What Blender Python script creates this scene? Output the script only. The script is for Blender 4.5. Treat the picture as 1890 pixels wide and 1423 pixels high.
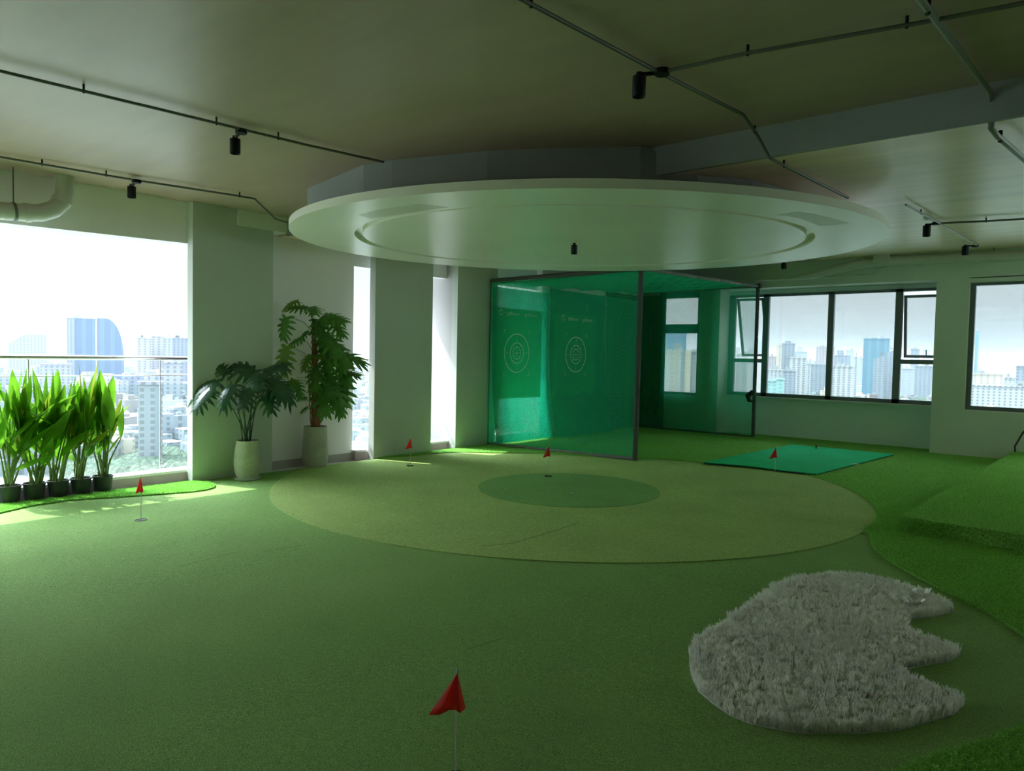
import bpy, math, random
import numpy as np
from mathutils import Vector, Matrix
random.seed(7); RNG = np.random.default_rng(7)
for o in list(bpy.data.objects): bpy.data.objects.remove(o)
S = bpy.context.scene
COL = S.collection
R = math.radians
W, H, F = 1890.0, 1423.0, 1320.0

# ---------------------------------------------------------------- camera
CAMZ = 1.6
yw, pt, rl = R(40), R(2.4), R(1.15)
fw = Vector((-math.sin(yw)*math.cos(pt), math.cos(yw)*math.cos(pt), -math.sin(pt)))
rt = Vector((math.cos(yw), math.sin(yw), 0)); up = rt.cross(fw)
RV = rt*math.cos(rl) + up*math.sin(rl); UV = -rt*math.sin(rl) + up*math.cos(rl)
cd = bpy.data.cameras.new('camera'); cam = bpy.data.objects.new('camera', cd); COL.objects.link(cam)
M = Matrix((RV, UV, -fw)).transposed().to_4x4(); M.translation = (0, 0, CAMZ)
cam.matrix_world = M
cd.sensor_width = 36; cd.lens = F/W*36; cd.clip_start = .05; cd.clip_end = 20000
S.camera = cam

# ---------------------------------------------------------------- world, sun, exposure
wd = bpy.data.worlds.new('world'); S.world = wd; wd.use_nodes = True
nt = wd.node_tree; nt.nodes.clear()
def nn(nt, t, **k):
    n = nt.nodes.new(t)
    for a, b in k.items():
        if a.startswith('i_'): n.inputs[int(a[2:]) if a[2:].isdigit() else a[2:].replace('_', ' ')].default_value = b
        else: setattr(n, a, b)
    return n
tc = nn(nt, 'ShaderNodeTexCoord'); sp = nn(nt, 'ShaderNodeSeparateXYZ'); nt.links.new(tc.outputs['Generated'], sp.inputs[0])
ramp = nn(nt, 'ShaderNodeValToRGB'); nt.links.new(sp.outputs['Z'], ramp.inputs[0])
e = ramp.color_ramp.elements
# hazy overcast: several times as luminous overhead as at the horizon
e[0].position = 0.0; e[0].color = (.225, .255, .265, 1)
e[1].position = 1.0; e[1].color = (1.75, 2.0, 2.3, 1)
x = e.new(.15); x.color = (.285, .305, .31, 1)
x = e.new(.35); x.color = (.78, .87, .93, 1)
x = e.new(.65); x.color = (1.45, 1.62, 1.78, 1)
noi = nn(nt, 'ShaderNodeTexNoise', i_Scale=3.2, i_Detail=5.0, i_Roughness=.55)
mp = nn(nt, 'ShaderNodeMapping'); mp.inputs['Scale'].default_value = (1, 1, 3.5)
nt.links.new(tc.outputs['Generated'], mp.inputs[0]); nt.links.new(mp.outputs[0], noi.inputs[0])
cr = nn(nt, 'ShaderNodeMapRange'); cr.inputs[1].default_value = .35; cr.inputs[2].default_value = .7; cr.inputs[3].default_value = .94; cr.inputs[4].default_value = 1.08
nt.links.new(noi.outputs[0], cr.inputs[0])
mul = nn(nt, 'ShaderNodeVectorMath', operation='SCALE'); nt.links.new(ramp.outputs[0], mul.inputs[0]); nt.links.new(cr.outputs[0], mul.inputs['Scale'])
SUND = Vector((1, .33, -1.4)).normalized()
# the hazy sky brightens smoothly towards the sun
dt = nn(nt, 'ShaderNodeVectorMath', operation='DOT_PRODUCT'); dt.inputs[1].default_value = tuple(-SUND); nt.links.new(tc.outputs['Generated'], dt.inputs[0])
mx0 = nn(nt, 'ShaderNodeMath', operation='MAXIMUM'); nt.links.new(dt.outputs['Value'], mx0.inputs[0]); mx0.inputs[1].default_value = 0
pw = nn(nt, 'ShaderNodeMath', operation='POWER'); nt.links.new(mx0.outputs[0], pw.inputs[0]); pw.inputs[1].default_value = 7
ma = nn(nt, 'ShaderNodeMath', operation='MULTIPLY_ADD'); nt.links.new(pw.outputs[0], ma.inputs[0]); ma.inputs[1].default_value = 5.0; ma.inputs[2].default_value = 1.0
mu2 = nn(nt, 'ShaderNodeVectorMath', operation='SCALE'); nt.links.new(mul.outputs[0], mu2.inputs[0]); nt.links.new(ma.outputs[0], mu2.inputs['Scale'])
bg = nn(nt, 'ShaderNodeBackground', i_Strength=.58); nt.links.new(mu2.outputs[0], bg.inputs[0])
wo = nn(nt, 'ShaderNodeOutputWorld'); nt.links.new(bg.outputs[0], wo.inputs[0])
sl = bpy.data.lights.new('sun', 'SUN'); sl.energy = 1.45; sl.angle = R(.6); sl.color = (1, .97, .90)
so = bpy.data.objects.new('sun', sl); COL.objects.link(so); so.rotation_euler = SUND.to_track_quat('-Z', 'Y').to_euler()
so.location = (-30, -10, 40)
S.view_settings.view_transform = 'Standard'; S.view_settings.look = 'None'
S.view_settings.gamma = 1; S.view_settings.use_curve_mapping = False
S.view_settings.exposure = 2.35
S.cycles.max_bounces = 10; S.cycles.diffuse_bounces = 6; S.cycles.transparent_max_bounces = 24
S.cycles.sample_clamp_indirect = 6

# ---------------------------------------------------------------- helpers
def ray(px, py):
    return fw*F + RV*(px-W/2) - UV*(py-H/2)
def atz(px, py, z=0.0):
    d = ray(px, py); return Vector((0, 0, CAMZ)) + d*((z-CAMZ)/d.z)
def atx(px, py, X):
    d = ray(px, py); return Vector((0, 0, CAMZ)) + d*(X/d.x)
def aty(px, py, Y):
    d = ray(px, py); return Vector((0, 0, CAMZ)) + d*(Y/d.y)

class MB:
    def __init__(s): s.v = []; s.f = []
    def add(s, v, f):
        n = len(s.v); s.v += [tuple(p) for p in v]; s.f += [tuple(i+n for i in q) for q in f]; return s
    def box(s, a, b):
        x0, y0, z0 = [min(a[i], b[i]) for i in range(3)]; x1, y1, z1 = [max(a[i], b[i]) for i in range(3)]
        return s.add([(x0,y0,z0),(x1,y0,z0),(x1,y1,z0),(x0,y1,z0),(x0,y0,z1),(x1,y0,z1),(x1,y1,z1),(x0,y1,z1)],
                     [(3,2,1,0),(4,5,6,7),(0,1,5,4),(1,2,6,5),(2,3,7,6),(3,0,4,7)])
    def hexa(s, p):   # 8 points, bottom 4 then top 4
        return s.add(p, [(3,2,1,0),(4,5,6,7),(0,1,5,4),(1,2,6,5),(2,3,7,6),(3,0,4,7)])
    def tube(s, path, r, n=8, cap=True):
        P = [Vector(p) for p in path]; rs = r if isinstance(r, (list, tuple)) else [r]*len(P)
        T = [(P[min(i+1, len(P)-1)]-P[max(i-1, 0)]).normalized() for i in range(len(P))]
        a = Vector((0, 0, 1)) if abs(T[0].z) < .9 else Vector((1, 0, 0))
        N = T[0].cross(a).normalized(); v = []
        for i, p in enumerate(P):
            N = (N - T[i]*N.dot(T[i])).normalized(); B = T[i].cross(N)
            for k in range(n):
                t = 2*math.pi*k/n; v.append(p + (N*math.cos(t)+B*math.sin(t))*rs[i])
        f = [(i*n+k, i*n+(k+1) % n, (i+1)*n+(k+1) % n, (i+1)*n+k) for i in range(len(P)-1) for k in range(n)]
        if cap: f += [tuple(range(n-1, -1, -1)), tuple(range((len(P)-1)*n, len(P)*n))]
        return s.add(v, f)
    def lathe(s, prof, n=32, c=(0, 0, 0), cap=True):
        v = [(c[0]+r*math.cos(2*math.pi*k/n), c[1]+r*math.sin(2*math.pi*k/n), c[2]+z) for r, z in prof for k in range(n)]
        f = [(i*n+k, i*n+(k+1) % n, (i+1)*n+(k+1) % n, (i+1)*n+k) for i in range(len(prof)-1) for k in range(n)]
        if cap: f += [tuple(range(n-1, -1, -1)), tuple(range((len(prof)-1)*n, len(prof)*n))]
        return s.add(v, f)
    def prism(s, poly, z0, z1):
        n = len(poly); g = lambda z, i: z[i] if isinstance(z, (list, tuple)) else z
        return s.add([(p[0], p[1], g(z0, i)) for i, p in enumerate(poly)]+[(p[0], p[1], g(z1, i)) for i, p in enumerate(poly)],
                     [tuple(range(n-1, -1, -1)), tuple(range(n, 2*n))]+[(i, (i+1) % n, n+(i+1) % n, n+i) for i in range(n)])
    def mesh(s, name, mat=None, smooth=False):
        m = bpy.data.meshes.new(name); m.from_pydata(s.v, [], s.f)
        if mat: m.materials.append(mat)
        if smooth:
            m.shade_smooth()
            try: m.set_sharp_from_angle(angle=R(40))
            except Exception: pass
        return m
    def build(s, name, mat, parent=None, smooth=False, loc=None):
        return mk(name, s.mesh(name, mat, smooth), parent, loc)
def mk(name, me, parent=None, loc=None, rot=None, scale=None):
    o = bpy.data.objects.new(name, me); COL.objects.link(o)
    if parent: o.parent = parent
    if loc is not None: o.location = loc
    if rot is not None: o.rotation_euler = rot
    if scale is not None: o.scale = scale
    return o
def tag(o, label=None, cat=None, group=None, kind=None):
    if label: o['label'] = label
    if cat: o['category'] = cat
    if group: o['group'] = group
    if kind: o['kind'] = kind
    return o
def empty(name, loc=(0, 0, 0), rz=0.0):
    o = mk(name, None, None, loc, (0, 0, rz)); o.empty_display_size = .1; return o
def inv(o):  # part built in world coordinates under an empty that is not at the origin
    return -Vector(o.location)
def struct(o): o['kind'] = 'structure'; return o
def bulk(name, verts, faces_n, mat, parent=None):   # verts Nx3 numpy, faces: consecutive groups of faces_n verts
    nv = len(verts); nf = nv//faces_n
    m = bpy.data.meshes.new(name); m.vertices.add(nv); m.vertices.foreach_set('co', verts.astype(np.float32).ravel())
    m.loops.add(nv); m.loops.foreach_set('vertex_index', np.arange(nv, dtype=np.int32))
    m.polygons.add(nf); m.polygons.foreach_set('loop_start', np.arange(0, nv, faces_n, dtype=np.int32))
    m.update(calc_edges=True); m.materials.append(mat)
    return mk(name, m, parent)

# ---------------------------------------------------------------- materials
def mat(name, col, rough=.6, metal=0.0, spec=.5, noise=None, bump=None, coord='Object', trans=0.0):
    m = bpy.data.materials.new(name); m.use_nodes = True; t = m.node_tree; b = t.nodes['Principled BSDF']
    b.inputs['Base Color'].default_value = (*col, 1); b.inputs['Roughness'].default_value = rough
    b.inputs['Metallic'].default_value = metal; b.inputs['Specular IOR Level'].default_value = spec
    tcn = nn(t, 'ShaderNodeTexCoord')
    if noise:   # (scale, amount, detail) or list, optional vec stretch
        src = None
        for (sc, amt, det, *st) in noise:
            n = nn(t, 'ShaderNodeTexNoise', i_Scale=sc, i_Detail=det)
            if st:
                mpn = nn(t, 'ShaderNodeMapping'); mpn.inputs['Scale'].default_value = st[0]
                t.links.new(tcn.outputs[coord], mpn.inputs[0]); t.links.new(mpn.outputs[0], n.inputs[0])
            else: t.links.new(tcn.outputs[coord], n.inputs[0])
            mr = nn(t, 'ShaderNodeMapRange'); mr.inputs[1].default_value = .3; mr.inputs[2].default_value = .7
            mr.inputs[3].default_value = 1-amt; mr.inputs[4].default_value = 1+amt
            t.links.new(n.outputs[0], mr.inputs[0])
            v = nn(t, 'ShaderNodeVectorMath', operation='SCALE')
            if src is None: v.inputs[0].default_value = col
            else: t.links.new(src, v.inputs[0])
            t.links.new(mr.outputs[0], v.inputs['Scale']); src = v.outputs[0]
        t.links.new(src, b.inputs['Base Color'])
    if bump:    # (scale, strength, distance)
        n = nn(t, 'ShaderNodeTexNoise', i_Scale=bump[0], i_Detail=3.0); t.links.new(tcn.outputs[coord], n.inputs[0])
        bn = nn(t, 'ShaderNodeBump'); bn.inputs['Strength'].default_value = bump[1]; bn.inputs['Distance'].default_value = bump[2]
        t.links.new(n.outputs[0], bn.inputs['Height']); t.links.new(bn.outputs[0], b.inputs['Normal'])
    if trans:
        tr = nn(t, 'ShaderNodeBsdfTranslucent'); mx = nn(t, 'ShaderNodeMixShader'); mx.inputs[0].default_value = trans
        out = t.nodes['Material Output']
        if noise: t.links.new(src, tr.inputs[0])
        else: tr.inputs[0].default_value = (*col, 1)
        t.links.new(b.outputs[0], mx.inputs[1]); t.links.new(tr.outputs[0], mx.inputs[2]); t.links.new(mx.outputs[0], out.inputs[0])
    return m
def glassmat(name, tint, refl=.9):
    m = bpy.data.materials.new(name); m.use_nodes = True; t = m.node_tree; t.nodes.clear()
    tr = nn(t, 'ShaderNodeBsdfTransparent'); tr.inputs[0].default_value = (*tint, 1)
    gl = nn(t, 'ShaderNodeBsdfGlossy'); gl.inputs['Roughness'].default_value = .02; gl.inputs[0].default_value = (refl, refl, refl, 1)
    fr = nn(t, 'ShaderNodeFresnel'); fr.inputs[0].default_value = 1.35
    mx = nn(t, 'ShaderNodeMixShader'); o = nn(t, 'ShaderNodeOutputMaterial')
    t.links.new(fr.outputs[0], mx.inputs[0]); t.links.new(tr.outputs[0], mx.inputs[1]); t.links.new(gl.outputs[0], mx.inputs[2]); t.links.new(mx.outputs[0], o.inputs[0])
    return m
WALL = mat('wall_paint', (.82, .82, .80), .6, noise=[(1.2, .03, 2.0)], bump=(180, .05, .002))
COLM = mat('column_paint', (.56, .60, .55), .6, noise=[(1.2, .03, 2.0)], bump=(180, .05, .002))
LILAC = mat('wall_paint_pale', (.95, .90, .94), .65, bump=(180, .05, .002))
FARW = mat('wall_paint_far', (.66, .72, .64), .6, noise=[(1.5, .03, 2.0)])
FARW2 = mat('wall_bay_bright', (.84, .93, .96), .6, noise=[(1.5, .03, 2.0)])  # brighter and bluer than the rest of the far wall
BALC = mat('balcony_wall_paint', (.52, .50, .50), .7)
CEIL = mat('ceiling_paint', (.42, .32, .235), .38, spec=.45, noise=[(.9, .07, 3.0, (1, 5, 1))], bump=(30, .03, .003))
CEILF = mat('ceiling_paint_lit', (.86, .65, .47), .34, spec=.5, noise=[(.9, .10, 3.0, (.6, 5, 1))], bump=(30, .03, .003))  # same ceiling paint made brighter, window light put into the colour
BEAM = mat('beam_paint_shaded', (.30, .32, .32), .7, noise=[(2.0, .04, 2.0)])  # faces turned from the windows, their shade put into the dark colour
DISCM = mat('disc_paint', (.93, .89, .82), .32, spec=.5, noise=[(.8, .04, 3.0)])
STAIN = mat('disc_damp_stain', (.70, .67, .57), .4, noise=[(1.4, .05, 3.0)])
TILE = mat('white_tile', (.72, .70, .68), .3)
CURB = mat('curb_plaster', (.46, .38, .37), .6, noise=[(5, .06, 3.0)])
CURBT = mat('curb_top_white', (.78, .77, .75), .5)
SKIRT = mat('skirting', (.44, .39, .39), .5)
BLACK = mat('black_metal', (.008, .009, .012), .5, spec=.25)
COND = mat('painted_conduit', (.13, .14, .12), .45, metal=.2)
CONDL = mat('pale_conduit', (.24, .25, .22), .4)
PVC = mat('pvc_pipe', (.56, .56, .52), .3)
ALU = mat('window_aluminium', (.13, .16, .17), .35, metal=.3)
STEEL = mat('brushed_steel', (.55, .53, .52), .25, metal=.9)
GLASS = glassmat('window_glass', (.76, .79, .78))
RGLASS = glassmat('railing_glass', (.90, .95, .94), .8)
def turf(name, col, sc=170, amt=.42, bs=.85, bd=.010, extra=()):
    return mat(name, col, .85, spec=.15, noise=[(sc, amt, 3.0), (1.1, .07, 2.0), (35, .08, 2.0)]+list(extra), bump=(sc, bs, bd))
PUTT = turf('putting_turf_pile', (.27, .47, .145))
RING = turf('ring_turf_pile', (.41, .58, .19))
INNR = turf('inner_turf_pile', (.23, .46, .15))
FRNG = turf('fringe_turf_pile', (.25, .56, .11), 90, .5, 1.0, .02)
BLADE = mat('grass_blade', (.30, .66, .13), .6, spec=.25, noise=[(60, .45, 2.0)], trans=.25)
SEAM = mat('turf_seam', (.02, .06, .015), .9)
MATG = mat('teal_mat_pile', (.012, .62, .27), .9, spec=.1, noise=[(260, .25, 2.0), (2, .06, 2.0)], bump=(260, .5, .004))
MATB = mat('mat_rubber', (.015, .05, .03), .8)
RUG = mat('white_pile', (.95, .95, .91), .6, spec=.3, noise=[(7, .08, 3.0), (70, .20, 2.0)], trans=.5)
RUGB = mat('rug_backing', (.60, .61, .57), .9)
NET = mat('green_net_cord', (.07, .74, .48), .7, trans=.35)
SHEET = mat('green_target_cloth', (.01, .55, .25), .8, noise=[(3, .08, 2.0)], trans=.45)
PRINT = mat('white_print', (.97, .98, .95), .8)
FOAM = mat('grey_pipe_foam', (.21, .22, .22), .75, noise=[(12, .12, 3.0)])
FOAMD = mat('dark_pipe_foam', (.085, .10, .105), .7)
TAPE = mat('black_tape', (.015, .015, .015), .5)
CURT = mat('dark_curtain_cloth', (.018, .035, .032), .9)
RED = mat('red_flag_cloth', (.92, .06, .045), .5, trans=.4)
STICK = mat('white_flag_stick', (.70, .72, .68), .35)
CUP = mat('cup_dark', (.01, .02, .012), .6)
POTB = mat('black_nursery_pot', (.03, .035, .042), .55, noise=[(14, .2, 3.0)])
SOIL = mat('soil', (.06, .045, .03), .95, noise=[(60, .3, 2.0)], bump=(60, .6, .01))
CONC = mat('mossy_concrete', (.48, .49, .38), .75, noise=[(4.5, .22, 4.0), (40, .08, 2.0)], bump=(40, .15, .004))
CONC2 = mat('grey_concrete', (.52, .50, .46), .75, noise=[(5.0, .15, 4.0), (40, .08, 2.0)], bump=(40, .15, .004))
WHITEP = mat('white_saucer', (.66, .68, .64), .4)
LEAFH = mat('heliconia_leaf', (.14, .36, .02), .38, spec=.4, noise=[(3, .18, 2.0)], trans=.58)
LEAFY = mat('heliconia_leaf_yellow', (.26, .36, .03), .4, spec=.4, trans=.45)
STEMH = mat('heliconia_stem', (.14, .22, .05), .5, noise=[(9, .3, 2.0)])
LEAFM = mat('monstera_leaf', (.026, .10, .045), .28, spec=.6, noise=[(5, .25, 2.0)], trans=.08)
STEMM = mat('monstera_stem', (.020, .065, .025), .4)
LEAFP = mat('philodendron_leaf', (.09, .26, .045), .35, spec=.5, noise=[(5, .3, 2.0)], trans=.25)
LEAFQ = mat('philodendron_new_leaf', (.17, .30, .04), .35, spec=.5, trans=.3)
MOSS = mat('coir_pole', (.30, .13, .07), .9, noise=[(30, .35, 3.0, (1, 1, 4))], bump=(60, .8, .01))
PLAST = mat('white_plastic_film', (.97, .98, .98), .2, spec=.8)

# ================================================================ STRUCTURE
WX = -8.44; BX = -8.57; PX = -8.70      # column face, column back edge, recessed wall plane
YF = 14.54; YB = 15.10                  # far wall planes
ZH = 3.355                              # ceiling
YS = 5.375                              # beam step
def zlow(y): return 3.12+(y-YS)*(3.56-3.12)/(YF-YS)

struct(MB().box((-8.72, -5, -.12), (6, 15.3, -.022)).build('floor', TILE))
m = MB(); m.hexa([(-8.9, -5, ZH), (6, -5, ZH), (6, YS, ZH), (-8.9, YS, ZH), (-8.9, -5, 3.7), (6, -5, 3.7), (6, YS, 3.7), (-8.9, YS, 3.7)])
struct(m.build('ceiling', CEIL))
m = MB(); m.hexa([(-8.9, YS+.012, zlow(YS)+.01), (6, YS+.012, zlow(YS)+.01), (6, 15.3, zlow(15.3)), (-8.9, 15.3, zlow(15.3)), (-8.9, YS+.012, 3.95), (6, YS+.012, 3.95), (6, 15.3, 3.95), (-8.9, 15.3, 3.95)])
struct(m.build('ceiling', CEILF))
struct(MB().box((-8.45, YS-.02, 3.12), (6, YS+.02, 3.36)).build('trim_1', BEAM))
struct(MB().box((-8.69, 4.664, 3.158), (-8.425, 8.6, 3.38)).build('trim_2', WALL))
# left wall : header, wall panels, curb
m = MB()
m.hexa([(-8.86, -5, 2.66), (-8.57, -5, 2.66), (-8.57, 4.35, 2.873), (-8.86, 4.35, 2.858), (-8.86, -5, 3.4), (-8.57, -5, 3.4), (-8.57, 4.35, 3.4), (-8.86, 4.35, 3.4)])
m.box((-8.86, 4.35, -.12), (PX, 6.66, 3.4))
m.box((-8.86, 6.66, 2.88), (PX, 8.6, 3.4))
m.box((-8.86, 9.75, 2.87), (-8.57, 10.9, 3.6))
m.box((-8.86, 10.9, -.12), (WX, 15.3, 3.9))
m.box((-8.86, -5, -.12), (-8.57, -3.2, 3.4))
struct(m.build('wall_left', LILAC))
m = MB(); m.box((-8.80, -3.2, -.02), (-8.60, 4.35, .105)); m.box((-8.80, 6.66, -.02), (-8.62, 8.6, .105)); m.box((-8.80, 9.75, -.02), (-8.60, 10.9, .105))
struct(m.build('trim_3', CURB))
m = MB(); m.box((-8.83, -3.2, .105), (-8.585, 4.35, .135)); m.box((-8.83, 6.66, .105), (-8.60, 8.6, .135)); m.box((-8.83, 9.75, .105), (-8.585, 10.9, .135))
struct(m.build('trim_4', CURBT))
struct(MB().box((PX-.01, 4.35, -.022), (PX+.014, 6.655, .095)).build('baseboard_left', SKIRT))
# balcony
struct(MB().box((-9.62, -5, -.35), (-8.86, 12, -.06)).build('trim_5', CURBT))
struct(MB().box((-9.65, -5, 3.0), (-8.86, 12, 3.25)).build('trim_6', LILAC))
struct(MB().box((-9.62, 8.6, -.06), (-8.57, 8.8, 3.0)).build('wall_balcony', BALC))
struct(MB().box((-9.62, 10.9, -.06), (-8.86, 11.1, 3.0)).build('wall_balcony', BALC))
# far wall
m = MB()
m.box((-8.86, YF, 3.085), (6, YF+.75, 3.9))             # header over recess and windows
m.box((-8.86, YF, -.1), (-7.95, YF+.3, 3.085)); m.box((-7.95, YF, -.1), (-6.94, YF+.3, .785)); m.box((-6.94, YF, -.1), (-6.465, YB+.2, 3.085))
m.box((-2.45, YF, -.1), (-1.95, YB+.2, 3.085)); m.box((-1.95, YF, -.1), (1.7, YF+.3, .80)); m.box((-1.95, YF, 3.015), (1.7, YF+.3, 3.1)); m.box((1.7, YF, -.1), (2.1, YF+.3, 3.1)); m.box((5.5, YF, -.1), (6, YF+.3, 3.1)); m.box((2.1, YF, -.1), (5.5, YF+.3, .8))  # opening beyond the right window is unseen, added for daylight
struct(m.build('wall_far', FARW))
struct(MB().box((-6.465, YB, -.1), (-2.45, YB+.2, .815)).box((-6.465, YB, 3.0), (-2.45, YB+.2, 3.1)).build('wall_far', FARW2))
m = MB(); m.box((-6.46, YF+.38, .815), (-2.45, YB+.03, .84)); m.box((-1.95, YF+.0, .80), (1.7, YF+.12, .82)); m.box((-7.95, YF, .785), (-6.94, YF+.12, .805))
struct(m.build('trim_7', CURBT))
struct(MB().box((5.8, -5, -.1), (6, 9, 3.9)).box((5.8, 14.1, -.1), (6, 15, 3.9)).box((5.8, 9, -.1), (6, 14.1, .8)).box((5.8, 9, 3.0), (6, 14.1, 3.9)).build('wall_right', WALL))  # unseen wall, its opening added to bring in more daylight
struct(MB().box((-8.9, -5.2, -.1), (6, -5, 3.7)).build('wall_back', WALL))

# columns
def column(y0, y1, inner, label, top):
    m = MB().box((BX, y0, -.022), (WX, y1, top)); m.box((-8.86, inner[0], -.022), (BX, inner[1], top))
    tag(m.build('column', COLM), label, 'column')
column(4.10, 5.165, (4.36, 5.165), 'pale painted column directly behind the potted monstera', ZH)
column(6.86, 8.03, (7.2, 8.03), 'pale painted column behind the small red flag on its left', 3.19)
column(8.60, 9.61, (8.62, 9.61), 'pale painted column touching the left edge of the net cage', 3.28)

# windows ---------------------------------------------------------
def bar(m, x0, x1, z0, z1, y0, y1): m.box((x0, y0, z0), (x1, y1, z1)); return m
def pane(parent, x0, x1, z0, z1, y): MB().box((x0, y-.004, z0), (x1, y+.004, z1)).build('glass_pane', GLASS, parent, loc=inv(parent))
def member(parent, name, x0, x1, z0, z1, y0, y1, mt=None): return bar(MB(), x0, x1, z0, z1, y0, y1).build(name, mt or ALU, parent, loc=inv(parent))
def sash(parent, x0, x1, ztop, zbot, y, ang):
    hgt = ztop-zbot; w = .05; L = x1-x0; m = MB()
    m.box((0, -.022, -w), (L, .022, 0)); m.box((0, -.022, -hgt), (L, .022, -hgt+w)); m.box((0, -.022, -hgt), (w, .022, 0)); m.box((L-w, -.022, -hgt), (L, .022, 0))
    s = m.build('sash', ALU, parent, loc=Vector((x0, y, ztop))+inv(parent)); s.rotation_euler = (ang, 0, 0)
    MB().box((w, -.004, -hgt+w), (L-w, .004, -w)).build('glass_pane', GLASS, s)
    MB().tube([(L*.6, -.03, -hgt+.02), (L*.6, -.06, -hgt+.04), (L*.6, -.065, -hgt+.16)], .009, 6).build('sash_handle', BLACK, s)
w1 = struct(empty('window_1', (-4.45, YB, .84)))
ya, yb = YB-.06, YB+.02
z0, z1 = .84, 3.0
member(w1, 'frame', -6.46, -2.46, z0, z0+.075, ya, yb); member(w1, 'frame', -6.46, -2.46, z1-.055, z1, ya, yb); member(w1, 'frame', -6.46, -2.40, z0, z1, ya+.5, yb+.5) if False else None
member(w1, 'mullion', -6.47, -6.33, z0, z1, ya, yb)
member(w1, 'mullion', -5.72, -5.60, z0, z1, ya, yb); member(w1, 'mullion', -4.41, -4.30, z0, z1, ya, yb); member(w1, 'mullion', -3.20, -3.075, z0, z1, ya, yb); member(w1, 'mullion', -2.50, -2.455, z0, z1, ya, yb)
member(w1, 'transom', -6.33, -5.72, 1.555, 1.635, ya, yb); member(w1, 'transom', -3.075, -2.50, 1.59, 1.675, ya, yb)
pane(w1, -5.60, -4.41, z0+.07, z1-.05, YB-.01); pane(w1, -4.30, -3.20, z0+.07, z1-.05, YB-.01)
pane(w1, -6.33, -5.72, z0+.07, 1.555, YB-.01); pane(w1, -3.075, -2.50, z0+.07, 1.59, YB-.01)
sash(w1, -6.32, -5.73, 2.93, 1.64, YB-.01, R(17)); sash(w1, -3.065, -2.42, 2.88, 1.70, YB-.01, R(8))
w2 = struct(empty('window_2', (0, YF+.15, .82)))
ya, yb = YF+.10, YF+.20
member(w2, 'frame', -1.95, 1.7, .82, .885, ya, yb); member(w2, 'frame', -1.95, 1.7, 2.965, 3.015, ya, yb)
member(w2, 'frame', -1.95, -1.87, .885, 2.965, ya, yb); member(w2, 'frame', 1.62, 1.7, .885, 2.965, ya, yb); member(w2, 'mullion', -.2, -.12, .885, 2.965, ya, yb); member(w2, 'mullion', .85, .93, .885, 2.965, ya, yb)
pane(w2, -1.87, -.2, .885, 2.965, YF+.15); pane(w2, -.12, .85, .885, 2.965, YF+.15); pane(w2, .93, 1.62, .885, 2.965, YF+.15)
w3 = struct(empty('window_3', (-7.45, YF+.15, .8)))
member(w3, 'frame', -7.95, -6.94, .80, .86, ya, yb); member(w3, 'frame', -7.95, -6.94, 2.95, 3.085, ya, yb)
member(w3, 'frame', -7.95, -7.88, .86, 2.95, ya, yb); member(w3, 'frame', -7.01, -6.94, .86, 2.95, ya, yb); member(w3, 'transom', -7.88, -7.01, 2.17, 2.37, ya-.02, yb)
pane(w3, -7.88, -7.01, .86, 2.17, YF+.15); pane(w3, -7.88, -7.01, 2.37, 2.95, YF+.15)

# railing ---------------------------------------------------------
def railing(y0, y1, label):
    e = empty('balcony_railing', (-9.47, (y0+y1)/2, 0)); L = inv(e)
    MB().tube([(-9.47, y0, 1.465), (-9.47, y1, 1.475)], .028, 12).build('handrail', STEEL, e, True, L)
    MB().tube([(-9.47, y0, 1.25), (-9.47, y1, 1.255)], .008, 8).build('mid_rail', STEEL, e, True, L)
    MB().box((-9.475, y0, -.03), (-9.455, y1, .03)).build('bottom_channel', STEEL, e, loc=L)
    n = max(1, round((y1-y0)/1.55)); st = (y1-y0)/n
    for k in range(n):
        MB().box((-9.468, y0+k*st+.012, .11), (-9.456, y0+(k+1)*st-.012, 1.13)).build('glass_panel', RGLASS, e, loc=L)
        if k: MB().box((-9.49, y0+k*st-.006, -.03), (-9.47, y0+k*st+.006, 1.46)).build('post', STEEL, e, loc=L)
    tag(e, label, 'railing')
railing(-3.2, 8.6, 'glass balcony railing with steel handrail beyond the open left side')
railing(8.8, 10.9, 'short glass balcony railing behind the net cage')

# ceiling disc -----------------------------------------------------
DC = Vector((-4.731, 6.779)); DA, DB_, DT = 3.229, 2.67, R(-142.64)
dv = Vector((math.cos(DT), math.sin(DT))); dv2 = Vector((-dv.y, dv.x))
def ell(s, n=128): return [DC + dv*(s*DA*math.cos(2*math.pi*k/n)) + dv2*(s*DB_*math.sin(2*math.pi*k/n)) for k in range(n)]
def ellring(m, prof, n=128):   # prof list of (scale, z)
    v = []; 
    for s, z in prof: v += [(p.x, p.y, z) for p in ell(s, n)]
    K = len(prof)
    m.add(v, [(i*n+k, i*n+(k+1) % n, ((i+1) % K)*n+(k+1) % n, ((i+1) % K)*n+k) for i in range(K) for k in range(n)])
    return m
dz = 2.90
disc = empty('ceiling_disc', (DC.x, DC.y, dz)); L = inv(disc)
ellring(MB(), [(1, dz), (.785, dz), (.785, dz+.055), (.70, dz+.055), (.70, dz+.07), (.997, dz+.078), (1, dz+.075)]).build('outer_ring', DISCM, disc, True, L)
m = MB(); n = 128; v = [(p.x, p.y, dz+.004) for p in ell(.757)]+[(p.x, p.y, dz+.05) for p in ell(.757)]
m.add(v, [tuple(range(n-1, -1, -1)), tuple(range(n, 2*n))]+[(k, (k+1) % n, n+(k+1) % n, n+k) for k in range(n)])
m.build('inner_disc', DISCM, disc, True, L)
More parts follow.
